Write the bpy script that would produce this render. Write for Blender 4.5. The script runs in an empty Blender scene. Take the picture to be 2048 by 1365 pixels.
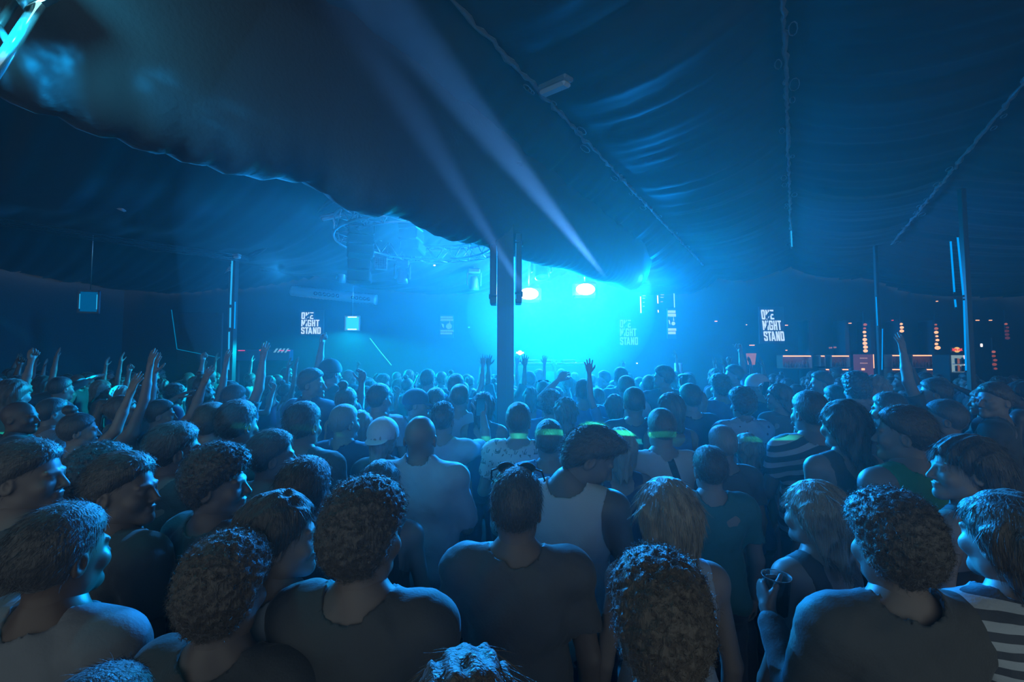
import bpy, math, random
import numpy as np
from mathutils import Vector, Matrix

random.seed(7)
rng = np.random.default_rng(11)
SC = bpy.context.scene
COL = SC.collection
PI = math.pi

# ---------------------------------------------------------------- camera
FPX = 870.0
CAM = Vector((0, 0, 1.95))
PITCH = math.radians(2.8)
cam_data = bpy.data.cameras.new('camera')
cam_data.sensor_width = 36.0
cam_data.lens = FPX * 36.0 / 2048.0
cam_data.clip_start = 0.05
cam_data.clip_end = 200
cam = bpy.data.objects.new('camera', cam_data)
COL.objects.link(cam)
cam.location = CAM
cam.rotation_euler = (PI / 2 + PITCH, 0, 0)
SC.camera = cam

def at(px, py, y):
    """world point seen at a photo pixel, at distance y down the hall"""
    a = (px - 1024.0) / FPX
    b = (682.5 - py) / FPX
    dy = math.cos(PITCH) - b * math.sin(PITCH)
    dz = math.sin(PITCH) + b * math.cos(PITCH)
    return Vector((a * y / dy, y, CAM.z + dz * y / dy))

# tent frame: t runs along the ridge, v to its right, h above the camera
TA = math.radians(33)
def T(t, v, h):
    return Vector((math.cos(TA) * v + math.sin(TA) * t, -math.sin(TA) * v + math.cos(TA) * t, CAM.z + h))

# ---------------------------------------------------------------- materials
MATS = {}
def mat(name, color, rough=0.6, metal=0.0, spec=0.5, sheen=0.0, emit=None, estr=0.0, bump=0.0, bscale=60.0, alpha=None, trans=0.0, vary=0.0, stretch=None):
    if name in MATS:
        return MATS[name]
    m = bpy.data.materials.new(name)
    m.use_nodes = True
    nt = m.node_tree
    p = nt.nodes['Principled BSDF']
    p.inputs['Base Color'].default_value = (*color, 1)
    p.inputs['Roughness'].default_value = rough
    p.inputs['Metallic'].default_value = metal
    p.inputs['Specular IOR Level'].default_value = spec
    if sheen:
        p.inputs['Sheen Weight'].default_value = sheen
        p.inputs['Sheen Roughness'].default_value = 0.35
    if emit:
        p.inputs['Emission Color'].default_value = (*emit, 1)
        p.inputs['Emission Strength'].default_value = estr
    if trans:
        p.inputs['Transmission Weight'].default_value = trans
    if bump or vary:
        tc = nt.nodes.new('ShaderNodeTexCoord')
        mp = nt.nodes.new('ShaderNodeMapping')
        if stretch: mp.inputs['Scale'].default_value = stretch
        nz = nt.nodes.new('ShaderNodeTexNoise')
        nz.inputs['Scale'].default_value = bscale
        nz.inputs['Detail'].default_value = 3
        nt.links.new(tc.outputs['Object'], mp.inputs['Vector'])
        nt.links.new(mp.outputs['Vector'], nz.inputs['Vector'])
        if bump:
            b = nt.nodes.new('ShaderNodeBump')
            b.inputs['Strength'].default_value = bump
            b.inputs['Distance'].default_value = 0.01
            nt.links.new(nz.outputs['Fac'], b.inputs['Height'])
            nt.links.new(b.outputs['Normal'], p.inputs['Normal'])
        if vary:
            r = nt.nodes.new('ShaderNodeMapRange')
            r.inputs['To Min'].default_value = 1 - vary
            r.inputs['To Max'].default_value = 1 + vary
            mx = nt.nodes.new('ShaderNodeMix'); mx.data_type = 'RGBA'; mx.blend_type = 'MULTIPLY'
            mx.inputs[0].default_value = 1.0
            mx.inputs[6].default_value = (*color, 1)
            nt.links.new(nz.outputs['Fac'], r.inputs['Value'])
            nt.links.new(r.outputs['Result'], mx.inputs[7])
            nt.links.new(mx.outputs[2], p.inputs['Base Color'])
    MATS[name] = m
    return m

def emit_mat(name, color, strength):
    if name in MATS: return MATS[name]
    m = bpy.data.materials.new(name); m.use_nodes = True
    nt = m.node_tree; nt.nodes.clear()
    e = nt.nodes.new('ShaderNodeEmission'); o = nt.nodes.new('ShaderNodeOutputMaterial')
    e.inputs['Color'].default_value = (*color, 1); e.inputs['Strength'].default_value = strength
    nt.links.new(e.outputs[0], o.inputs[0])
    if strength < 2.9: m.cycles.emission_sampling = 'NONE'
    MATS[name] = m
    return m

# ---------------------------------------------------------------- object helpers
def quads_to_mesh(name, V, Q, smooth=True):
    V = np.asarray(V, dtype=np.float32); Q = np.asarray(Q, dtype=np.int32)
    me = bpy.data.meshes.new(name)
    n, m = len(V), len(Q)
    me.vertices.add(n); me.vertices.foreach_set('co', V.ravel())
    me.loops.add(4 * m); me.loops.foreach_set('vertex_index', Q.ravel())
    me.polygons.add(m); me.polygons.foreach_set('loop_start', np.arange(0, 4 * m, 4, dtype=np.int32))
    me.polygons.foreach_set('use_smooth', np.full(m, smooth))
    me.update(calc_edges=True)
    return me

class MB:
    """collects boxes, tubes, lathes and polygons for one mesh"""
    def __init__(s): s.v = []; s.f = []; s.sm = []
    def add(s, vs, fs, smooth=False):
        b = len(s.v); s.v += [tuple(v) for v in vs]; s.f += [tuple(b + i for i in f) for f in fs]; s.sm += [smooth] * len(fs); return s
    def box(s, c, size, R=None):
        c = Vector(c); x, y, z = (q / 2 for q in size)
        vs = [Vector((i * x, j * y, k * z)) for i in (-1, 1) for j in (-1, 1) for k in (-1, 1)]
        if R is not None: vs = [R @ v for v in vs]
        vs = [v + c for v in vs]
        return s.add(vs, [(0, 1, 3, 2), (4, 6, 7, 5), (0, 4, 5, 1), (2, 3, 7, 6), (0, 2, 6, 4), (1, 5, 7, 3)])
    def bbox(s, c, size, bev=0.01, R=None):
        """box with chamfered edges"""
        c = Vector(c); h = [q / 2 for q in size]; b = min(bev, min(h) * 0.8)
        vs = []; idx = {}
        for i in (-1, 1):
            for j in (-1, 1):
                for k in (-1, 1):
                    for ax in range(3):
                        p = [i * h[0], j * h[1], k * h[2]]
                        for o in range(3):
                            if o != ax: p[o] -= (i, j, k)[o] * b
                        idx[(i, j, k, ax)] = len(vs); vs.append(Vector(p))
        fs = []
        for ax in range(3):
            o1, o2 = [o for o in range(3) if o != ax]
            for sg in (-1, 1):
                q = []
                for (a1, a2) in ((-1, -1), (1, -1), (1, 1), (-1, 1)):
                    t = [0, 0, 0]; t[ax] = sg; t[o1] = a1; t[o2] = a2; q.append(idx[(*t, ax)])
                fs.append(tuple(q))
            for a1 in (-1, 1):
                for a2 in (-1, 1):
                    t0 = [0, 0, 0]; t1 = [0, 0, 0]; t0[o1] = t1[o1] = a1; t0[o2] = t1[o2] = a2; t0[ax] = -1; t1[ax] = 1
                    fs.append((idx[(*t0, o1)], idx[(*t1, o1)], idx[(*t1, o2)], idx[(*t0, o2)]))
        for i in (-1, 1):
            for j in (-1, 1):
                for k in (-1, 1): fs.append(tuple(idx[(i, j, k, ax)] for ax in range(3)))
        if R is not None: vs = [R @ v for v in vs]
        return s.add([v + c for v in vs], fs)
    def tube(s, pts, r, n=10, cap=True, closed=False):
        pts = [Vector(p) for p in pts]; m = len(pts)
        rs = r if isinstance(r, (list, tuple)) else [r] * m
        vs = []; up = None
        for i, p in enumerate(pts):
            if closed: d = pts[(i + 1) % m] - pts[i - 1]
            else: d = pts[min(i + 1, m - 1)] - pts[max(i - 1, 0)]
            d.normalize()
            if up is None: up = Vector((0, 0, 1)) if abs(d.z) < 0.9 else Vector((1, 0, 0))
            a = d.cross(up).normalized(); b = a.cross(d).normalized(); up = b
            for k in range(n):
                t = 2 * PI * k / n; vs.append(p + (a * math.cos(t) + b * math.sin(t)) * rs[i])
        fs = []
        for i in range(m if closed else m - 1):
            for k in range(n):
                j = (i + 1) % m
                fs.append((i * n + k, i * n + (k + 1) % n, j * n + (k + 1) % n, j * n + k))
        if cap and not closed: fs += [tuple(range(n))[::-1], tuple((m - 1) * n + k for k in range(n))]
        return s.add(vs, fs, True)
    def lathe(s, prof, c=(0, 0, 0), n=20, R=None):
        c = Vector(c); vs = []
        for (r, z) in prof:
            for k in range(n):
                t = 2 * PI * k / n; v = Vector((r * math.cos(t), r * math.sin(t), z))
                vs.append((R @ v if R is not None else v) + c)
        fs = [(i * n + k, i * n + (k + 1) % n, (i + 1) * n + (k + 1) % n, (i + 1) * n + k) for i in range(len(prof) - 1) for k in range(n)]
        return s.add(vs, fs, True)
    def prism(s, poly, o, ax, ay, d):
        """polygon (2-D) pushed to thickness: origin o, axes ax, ay, depth vector d"""
        o, ax, ay, d = Vector(o), Vector(ax), Vector(ay), Vector(d)
        n = len(poly); a = [o + ax * x + ay * y for x, y in poly]; b = [p + d for p in a]
        return s.add(a + b, [tuple(range(n)), tuple(range(2 * n - 1, n - 1, -1))] + [(i, i + n, (i + 1) % n + n, (i + 1) % n) for i in range(n)])
    def build(s, name, m, parent=None, loc=None):
        me = bpy.data.meshes.new(name); me.from_pydata(s.v, [], s.f)
        me.polygons.foreach_set('use_smooth', s.sm); me.update()
        return link(name, me, m, parent, loc)

def link(name, me, m, parent=None, loc=None):
    o = bpy.data.objects.new(name, me); COL.objects.link(o)
    if m is not None and me is not None and not me.materials: me.materials.append(m)
    if parent is not None: o.parent = parent
    if loc is not None: o.location = loc
    return o

def tag(o, label, cat, group=None, kind=None):
    o['label'] = label; o['category'] = cat
    if group: o['group'] = group
    if kind: o['kind'] = kind
    return o
def struct(o): o['kind'] = 'structure'; return o
def empty(name, loc=(0, 0, 0), rz=0.0, label=None, cat=None, group=None):
    o = bpy.data.objects.new(name, None); COL.objects.link(o); o.location = loc; o.rotation_euler = (0, 0, rz); o.empty_display_size = 0.1
    if label: tag(o, label, cat, group)
    return o
def copy_tree(o, parent=None):
    c = o.copy(); COL.objects.link(c)
    if parent is not None: c.parent = parent
    for ch in list(o.children): copy_tree(ch, c)
    return c
def aim(v, roll=0.0):
    """rotation taking +Z onto v"""
    return Vector(v).to_track_quat('Z', 'Y').to_matrix()
# ---------------------------------------------------------------- signed-distance bodies
f32 = np.float32
class Grid:
    def __init__(s, X, Y, Z):
        s.X, s.Y, s.Z = (np.asarray(q, dtype=f32) for q in (X, Y, Z))
        s.F = np.full((len(s.X), len(s.Y), len(s.Z)), 1.0, dtype=f32)
    def sub(s, lo, hi):
        i0, i1 = np.searchsorted(s.X, lo[0]), np.searchsorted(s.X, hi[0]); j0, j1 = np.searchsorted(s.Y, lo[1]), np.searchsorted(s.Y, hi[1]); k0, k1 = np.searchsorted(s.Z, lo[2]), np.searchsorted(s.Z, hi[2])
        return slice(i0, i1), slice(j0, j1), slice(k0, k1)
    def pts(s, sl):
        return s.X[sl[0]][:, None, None], s.Y[sl[1]][None, :, None], s.Z[sl[2]][None, None, :]
    def put(s, sl, d, k, cut=False):
        F = s.F[sl]
        if cut:                                   # smooth subtraction of d
            h = np.maximum(k - np.abs(-d - F), 0) / k if k > 0 else 0
            s.F[sl] = np.maximum(F, -d) + (h * h * k * 0.25 if k > 0 else 0)
        else:
            h = np.maximum(k - np.abs(d - F), 0) / k if k > 0 else 0
            s.F[sl] = np.minimum(F, d) - (h * h * k * 0.25 if k > 0 else 0)
    def rc(s, a, b, ra, rb, k=0.03, cut=False):
        a = np.array(a, dtype=f32); b = np.array(b, dtype=f32); m = max(ra, rb) + k + 0.035
        sl = s.sub(np.minimum(a, b) - m, np.maximum(a, b) + m); x, y, z = s.pts(sl)
        ab = b - a; L = float(ab @ ab) + 1e-9
        t = np.clip(((x - a[0]) * ab[0] + (y - a[1]) * ab[1] + (z - a[2]) * ab[2]) / L, 0, 1)
        d = np.sqrt((x - a[0] - ab[0] * t) ** 2 + (y - a[1] - ab[1] * t) ** 2 + (z - a[2] - ab[2] * t) ** 2) - (ra + (rb - ra) * t)
        s.put(sl, d, k, cut); return s
    def el(s, c, r, k=0.03, cut=False, R=None):
        c = np.array(c, dtype=f32); r = np.array(r, dtype=f32); m = float(r.max()) + k + 0.035
        sl = s.sub(c - m, c + m); x, y, z = s.pts(sl); x = x - c[0]; y = y - c[1]; z = z - c[2]
        if R is not None: x, y, z = (R[0][0] * x + R[1][0] * y + R[2][0] * z, R[0][1] * x + R[1][1] * y + R[2][1] * z, R[0][2] * x + R[1][2] * y + R[2][2] * z)
        k0 = np.sqrt((x / r[0]) ** 2 + (y / r[1]) ** 2 + (z / r[2]) ** 2); k1 = np.sqrt((x / r[0] ** 2) ** 2 + (y / r[1] ** 2) ** 2 + (z / r[2] ** 2) ** 2) + 1e-6
        s.put(sl, k0 * (k0 - 1) / k1, k, cut); return s
    def plane(s, n, o, k=0.01):
        """keeps the side n.(p-o) < 0"""
        x, y, z = s.X[:, None, None], s.Y[None, :, None], s.Z[None, None, :]
        d = (x - o[0]) * n[0] + (y - o[1]) * n[1] + (z - o[2]) * n[2]
        h = np.maximum(k - np.abs(d - s.F), 0) / k
        s.F = (np.maximum(s.F, d) + h * h * k * 0.25).astype(f32); return s
    def disp(s, fn):
        x, y, z = s.X[:, None, None], s.Y[None, :, None], s.Z[None, None, :]
        near = np.abs(s.F) < 0.08
        s.F = np.where(near, s.F + fn(x, y, z), s.F).astype(f32); return s
    def mesh(s):
        F, X, Y, Z = s.F, s.X, s.Y, s.Z
        F[0] = F[-1] = 1; F[:, 0] = F[:, -1] = 1; F[:, :, 0] = F[:, :, -1] = 1
        S = F < 0
        c = S[:-1, :-1, :-1].astype(np.int8)
        for (a, b, d) in ((1, 0, 0), (0, 1, 0), (0, 0, 1), (1, 1, 0), (1, 0, 1), (0, 1, 1), (1, 1, 1)):
            c = c + S[a:a + c.shape[0], b:b + c.shape[1], d:d + c.shape[2]]
        act = (c > 0) & (c < 8)
        I, J, K = np.nonzero(act)
        ids = np.full(act.shape, -1, dtype=np.int32); ids[I, J, K] = np.arange(len(I))
        acc = np.zeros((len(I), 3), dtype=np.float64); cnt = np.zeros(len(I))
        cs = [(a, b, d) for a in (0, 1) for b in (0, 1) for d in (0, 1)]
        val = {q: F[I + q[0], J + q[1], K + q[2]] for q in cs}
        ax = (X, Y, Z)
        for q in cs:
            for e in range(3):
                if q[e]: continue
                w = list(q); w[e] = 1; w = tuple(w)
                f0, f1 = val[q], val[w]; m = (f0 < 0) != (f1 < 0)
                t = np.where(m, f0 / np.where(m, f0 - f1, 1), 0)
                P = [X[I + q[0]], Y[J + q[1]], Z[K + q[2]]]; Q = [X[I + w[0]], Y[J + w[1]], Z[K + w[2]]]
                for a in range(3): acc[:, a] += np.where(m, P[a] + (Q[a] - P[a]) * t, 0)
                cnt += m
        V = acc / cnt[:, None]
        quads = []
        for e in range(3):
            A = np.moveaxis(S, e, 0)
            ch = A[:-1] != A[1:]; ch = ch[:, 1:-1, 1:-1]
            i, j, k = np.nonzero(ch); j += 1; k += 1
            Me = np.moveaxis(ids, e, 0)
            q = np.stack([Me[i, j - 1, k - 1], Me[i, j, k - 1], Me[i, j, k], Me[i, j - 1, k]], 1)
            inside = A[i, j, k]
            flip = inside if e != 1 else ~inside
            q[~flip] = q[~flip][:, ::-1]
            quads.append(q)
        Q = np.concatenate(quads); Q = Q[(Q >= 0).all(1)]
        return V.astype(f32), Q

def ax(a, b, h): return np.arange(a, b + h, h)

def normals(V, Q):
    n = np.cross(V[Q[:, 2]] - V[Q[:, 0]], V[Q[:, 3]] - V[Q[:, 1]])
    N = np.zeros_like(V)
    for k in range(4): np.add.at(N, Q[:, k], n)
    return N / (np.linalg.norm(N, axis=1, keepdims=True) + 1e-9)

def xform(V, M):
    M = np.array(M); return (V @ M[:3, :3].T + M[:3, 3]).astype(f32)
def join(parts):
    Vs, Qs, b = [], [], 0
    for V, Q in parts: Vs.append(V); Qs.append(Q + b); b += len(V)
    return np.concatenate(Vs), np.concatenate(Qs)

def noise3(x, y, z, f, seed=0.0):
    s = seed
    a = np.sin(f * x + 1.3 * np.sin(f * 0.7 * y + s) + s) * np.sin(f * 0.9 * y + 1.1 * np.sin(f * 0.8 * z + 2 * s)) * np.sin(f * 1.1 * z + 1.2 * np.sin(f * 0.75 * x) + 3 * s)
    return a

# ---------------------------------------------------------------- hands: fingers along +Z, palm facing +Y, thumb on +X
def make_hand(curl, spread, thumb_out=0.9, point=False, h=0.0034):
    g = Grid(ax(-0.09, 0.11, h), ax(-0.05, 0.10, h), ax(-0.05, 0.22, h))
    g.rc((0, 0, -0.04), (0, 0, 0.015), 0.024, 0.026, 0.01)
    g.el((0.002, 0.0, 0.055), (0.042, 0.016, 0.055), 0.015)
    for i, (x0, L) in enumerate(((0.030, 0.074), (0.010, 0.083), (-0.011, 0.077), (-0.030, 0.060))):
        c = curl * (0.9 + 0.13 * i)
        if point: c = 0.05 if i == 0 else 1.35
        p = np.array([x0, 0, 0.088 - 0.008 * abs(i - 1)]); a = 0.12; sp = spread * (1.3 - i * 0.9) * 0.22
        g.rc((x0 * 0.8, 0, 0.03), p, 0.011, 0.0098, 0.008)
        for s, (fr, r0, r1) in enumerate(((0.45, 0.0095, 0.0086), (0.31, 0.0084, 0.0076), (0.24, 0.0076, 0.0062))):
            a += c * (0.75, 1.0, 0.7)[s]
            d = np.array([math.sin(sp) * math.cos(a), math.sin(a), math.cos(a) * math.cos(sp)]); q = p + d * L * fr
            g.rc(p, q, r0, r1, 0.004); p = q
    a = thumb_out
    p0 = np.array([0.022, 0.006, 0.018]); p1 = p0 + np.array([math.sin(a) * 0.9, 0.35, math.cos(a)]) * 0.036
    p2 = p1 + np.array([math.sin(a * 0.75), 0.35 + 0.3 * curl, math.cos(a * 0.75)]) * 0.031; p3 = p2 + np.array([math.sin(a * 0.4), 0.3 + 0.4 * curl, math.cos(a * 0.4)]) * 0.026
    g.rc(p0, p1, 0.016, 0.0115, 0.01).rc(p1, p2, 0.011, 0.0098, 0.005).rc(p2, p3, 0.0096, 0.0072, 0.004)
    return g.mesh()

HANDS = {
    'open': make_hand(0.10, 1.0, 0.95), 'relaxed': make_hand(0.42, 0.35, 0.6), 'fist': make_hand(1.32, 0.0, 0.35),
    'grip': make_hand(0.80, 0.15, 0.75), 'point': make_hand(1.3, 0.2, 0.4, point=True),
}

# ---------------------------------------------------------------- heads, in neck space (pivot at the neck's base)
def make_head(fem=False, h=0.0052, wide=1.0):
    g = Grid(ax(-0.115, 0.115, h), ax(-0.14, 0.16, h), ax(-0.10, 0.32, h))
    w = 0.95 * wide if fem else wide
    nr = 0.047 if fem else 0.060
    g.rc((0, -0.02, -0.07), (0, -0.006, 0.09), nr * 1.08, nr, 0.02)
    g.el((0, -0.004, 0.186), (0.077 * w, 0.097, 0.098), 0.03)
    g.el((0, 0.032, 0.125), (0.060 * w, 0.068, 0.072), 0.035)
    g.rc((-0.042 * w, 0.02, 0.085), (0, 0.080, 0.062), 0.018, 0.017, 0.03).rc((0.042 * w, 0.02, 0.085), (0, 0.080, 0.062), 0.018, 0.017, 0.03)
    g.el((0, 0.082, 0.062), (0.022, 0.020, 0.017), 0.02)
    for s in (-1, 1):
        g.el((s * 0.040, 0.070, 0.130), (0.026, 0.024, 0.026), 0.02)
        g.el((s * 0.031, 0.106, 0.163), (0.017, 0.013, 0.012), 0.012, cut=True)
        g.el((s * 0.031, 0.083, 0.162), (0.0135, 0.0135, 0.0125), 0.003)
        g.rc((s * 0.014, 0.095, 0.180), (s * 0.046, 0.084, 0.181), 0.009, 0.008, 0.012)
        g.el((s * 0.079 * w, -0.006, 0.148), (0.010, 0.019, 0.032), 0.008, R=Matrix.Rotation(-0.25, 3, 'X'))
        g.el((s * 0.086 * w, -0.004, 0.151), (0.006, 0.010, 0.019), 0.004, cut=True)
    g.rc((0, 0.094, 0.172), (0, 0.117, 0.130), 0.008, 0.0115, 0.010)
    g.el((0.012, 0.106, 0.124), (0.009, 0.009, 0.007), 0.006).el((-0.012, 0.106, 0.124), (0.009, 0.009, 0.007), 0.006)
    g.el((0, 0.098, 0.102), (0.024, 0.011, 0.0065), 0.006).el((0, 0.096, 0.090), (0.020, 0.011, 0.0075), 0.006)
    g.rc((-0.019, 0.108, 0.0965), (0.019, 0.108, 0.0965), 0.002, 0.002, 0.003, cut=True)
    return g.mesh()
HEADS = {'m': make_head(False), 'f': make_head(True), 'm2': make_head(False, wide=1.06), 'mlow': make_head(False, 0.0085), 'flow': make_head(True, 0.0085)}

# ---------------------------------------------------------------- hair, in neck space
def strands(V, Q, n, L, w, style, seed, low=None):
    r = np.random.default_rng(seed); N = normals(V, Q)
    idx = np.arange(len(V))
    if low is not None: idx = idx[V[:, 2] > low]
    pick = r.choice(idx, n); P = V[pick]; M = N[pick]
    C = np.array([0, 0.0, 0.19])
    down = np.array([0, -0.15, -1.0]); up = np.array([0, -0.1, 1.0])
    m = 5; pts = []
    ln = L * r.uniform(0.5, 1.3, (n, 1))
    if style == 'long':
        rel = P - np.array([0, 0.03, 0.29]); rel[:, 2] = np.minimum(rel[:, 2], -0.02) ; d = rel / np.linalg.norm(rel, axis=1, keepdims=True)
        d = d * 0.12 + down; d = d - M * (d * M).sum(1, keepdims=True) * 0.9 + M * 0.05
    elif style == 'spiky':
        d = M + up * 0.5 + r.normal(0, 0.25, (n, 3))
    elif style == 'curly':
        d = M * 0.9 + r.normal(0, 0.6, (n, 3))
    else:
        fl = np.array([0, -0.8, -0.5]); d = fl - M * (M @ fl)[:, None] + M * 0.38 + r.normal(0, 0.22, (n, 3))
    d /= np.linalg.norm(d, axis=1, keepdims=True) + 1e-9
    ph = r.uniform(0, 6.28, (n, 1)); A = np.cross(d, r.normal(0, 1, (n, 3))); A /= np.linalg.norm(A, axis=1, keepdims=True) + 1e-9; B = np.cross(d, A)
    for i in range(m):
        t = i / (m - 1.0); p = P - M * 0.002 + d * ln * t
        if style == 'curly': p = p + (A * np.cos(ph + 7 * t) + B * np.sin(ph + 7 * t)) * 0.006 * (0.3 + t)
        elif style == 'long': p = p + A * np.sin(ph + 4 * t) * 0.003 * t - np.array([0, 0, 1]) * 0.0
        else: p = p + np.array([0, -0.004, -0.006]) * t * t
        pts.append(p)
    S = np.cross(d, r.normal(0, 1, (n, 3))); S /= np.linalg.norm(S, axis=1, keepdims=True) + 1e-9
    Vn = []; 
    for i in range(m):
        ww = w * (1 - 0.85 * i / (m - 1.0)); Vn += [pts[i] - S * ww, pts[i] + S * ww]
    Vn = np.stack(Vn, 1).reshape(-1, 3); base = np.arange(n)[:, None] * (2 * m)
    q = np.concatenate([base + np.array([2 * i, 2 * i + 1, 2 * i + 3, 2 * i + 2])[None] for i in range(m - 1)])
    return Vn.astype(f32), q

def make_hair(kind, seed=1, h=0.006, ns=1500):
    s = seed * 1.7
    if kind == 'bald': return None
    zlo = -0.32 if kind in ('long', 'wavy') else (-0.12 if kind in ('bob', 'ponytail') else 0.02)
    g = Grid(ax(-0.17, 0.17, h), ax(-0.20, 0.17, h), ax(zlo, 0.40, h))
    def scalp(e, k=0.01): g.el((0, -0.006, 0.190), (0.080 + e, 0.100 + e, 0.101 + e), k)
    def face(y0=0.035, slope=0.95, zz=0.180, k=0.016):      # take the face out of the shell
        x, y, z = g.X[:, None, None], g.Y[None, :, None], g.Z[None, None, :]
        d = (y - (y0 + slope * (z - zz)) + 6.0 * np.maximum(np.abs(x) - 0.055, 0) ** 1.5) / math.sqrt(1 + slope * slope)
        hh = np.maximum(k - np.abs(d - g.F), 0) / k; g.F = (np.maximum(g.F, d) + hh * hh * k * 0.25).astype(f32)
    st = 'short'; L = 0.022; w = 0.0008; low = 0.12
    if kind == 'fade':
        scalp(0.006); g.el((0, 0.0, 0.235), (0.070, 0.088, 0.060), 0.02); face(); g.plane((0, 0.35, -1), (0, -0.08, 0.105)); L = 0.008
        g.disp(lambda x, y, z: 0.0012 * noise3(x, y, z, 420, s))
    elif kind == 'short':
        scalp(0.010); g.el((0, 0.005, 0.235), (0.076, 0.094, 0.068), 0.02); face(); g.plane((0, 0.35, -1), (0, -0.09, 0.088))
        g.disp(lambda x, y, z: 0.003 * noise3(x, y * 0.5, z, 260, s))
    elif kind == 'quiff':
        scalp(0.009); g.el((0, 0.02, 0.252), (0.070, 0.094, 0.058), 0.03); g.el((0.0, 0.080, 0.270), (0.050, 0.040, 0.030), 0.03); g.el((0, -0.062, 0.145), (0.066, 0.046, 0.085), 0.04)
        face(0.035); g.plane((0, 0.3, -1), (0, -0.09, 0.070)); g.disp(lambda x, y, z: 0.003 * noise3(x, y * 0.45, z, 190, s)); L = 0.02; ns = int(ns * 1.4)
    elif kind == 'spiky':
        scalp(0.008); g.el((0, 0.01, 0.245), (0.072, 0.090, 0.062), 0.02); face(); g.plane((0, 0.35, -1), (0, -0.09, 0.09))
        g.disp(lambda x, y, z: 0.006 * noise3(x, y, z * 0.3, 240, s)); st = 'spiky'; L = 0.030; low = 0.22
    elif kind in ('curly', 'afro'):
        e = 0.022 if kind == 'curly' else 0.048
        scalp(e); g.el((0, 0.01, 0.25), (0.088 + e * 0.4, 0.10 + e * 0.3, 0.07 + e * 0.4), 0.03); face(0.055 if kind == 'curly' else 0.075); g.plane((0, 0.3, -1), (0, -0.09, 0.085 - e))
        g.disp(lambda x, y, z: 0.008 * noise3(x, y, z, 150, s) + 0.004 * noise3(x, y, z, 310, s + 1)); st = 'curly'; L = 0.015; w = 0.0008; ns = int(ns * 1.3); low = 0.05
    elif kind in ('long', 'wavy'):
        scalp(0.014); g.el((0, -0.03, 0.20), (0.094, 0.085, 0.10), 0.03)
        g.rc((0, -0.070, 0.16), (0, -0.085, -0.24), 0.060, 0.040, 0.05)
        for q in (-1, 1): g.rc((q * 0.060, -0.035, 0.19), (q * 0.062, -0.070, -0.25), 0.038, 0.024, 0.04); g.rc((q * 0.078, 0.00, 0.17), (q * 0.083, -0.025, -0.14), 0.021, 0.012, 0.03)
        face(0.050, 0.9); a = 0.010 if kind == 'wavy' else 0.0045
        g.disp(lambda x, y, z: 0.0035 * np.sin(170 * x + 60 * y + 3 * np.sin(8 * z + s) + s) + a * noise3(x, y, z * 0.6, 70, s)); st = 'long'; L = 0.06; w = 0.0009; low = -0.2; ns = int(ns * 1.6)
    elif kind == 'bob':
        scalp(0.016); g.rc((0, -0.06, 0.16), (0, -0.065, 0.02), 0.058, 0.058, 0.04)
        for q in (-1, 1): g.rc((q * 0.070, -0.01, 0.19), (q * 0.080, -0.02, 0.03), 0.032, 0.028, 0.03)
        face(0.050, 0.9); g.disp(lambda x, y, z: 0.003 * np.sin(180 * x + 80 * y + s) + 0.006 * noise3(x, y, z * 0.5, 70, s)); st = 'long'; L = 0.05; low = 0.05
    elif kind == 'bun':
        scalp(0.007); g.el((0, -0.045, 0.318), (0.042, 0.042, 0.036), 0.012); face(0.04); g.plane((0, 0.3, -1), (0, -0.09, 0.085))
        g.disp(lambda x, y, z: 0.003 * noise3(x, y, z, 160, s) + 0.0015 * np.sin(230 * x)); L = 0.02
    elif kind == 'ponytail':
        scalp(0.007); g.el((0, -0.110, 0.235), (0.026, 0.028, 0.026), 0.01); g.rc((0, -0.125, 0.235), (0, -0.150, 0.12), 0.026, 0.030, 0.02); g.rc((0, -0.150, 0.12), (0, -0.125, -0.07), 0.030, 0.012, 0.02); face(0.04)
        g.disp(lambda x, y, z: 0.0025 * np.sin(200 * x + 3 * np.sin(20 * z))); st = 'long'; L = 0.05; low = -0.05
    V, Q = g.mesh()
    if ns > 0: V, Q = join([(V, Q), strands(V, Q, ns, L, w, st, seed, low)])
    return V, Q

def make_cap(back=False):
    """soft dome with seams, a button and a curved brim"""
    g = Grid(ax(-0.13, 0.13, 0.005), ax(-0.22, 0.22, 0.005), ax(0.12, 0.34, 0.005))
    s = -1 if back else 1
    g.el((0, -0.006, 0.200), (0.103, 0.124, 0.116), 0.01); g.plane((0, 0.05, -1), (0, 0, 0.172), 0.004)
    g.disp(lambda x, y, z: 0.0012 * np.abs(np.sin(3 * np.arctan2(x, y + 0.006))) - 0.0008)
    g.el((0, -0.006, 0.317), (0.008, 0.008, 0.006), 0.002)
    g2 = Grid(g.X, g.Y, g.Z); g2.el((0, s * 0.105, 0.178), (0.078, 0.080, 0.05), 0.01)
    x, y, z = g.X[:, None, None], g.Y[None, :, None], g.Z[None, None, :]
    shell = np.abs(z - (0.186 - 4.0 * x * x - 0.5 * (np.abs(y) - 0.1))) - 0.0045
    g.F = np.minimum(g.F, np.maximum(g2.F, shell)).astype(f32)
    return g.mesh()

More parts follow.
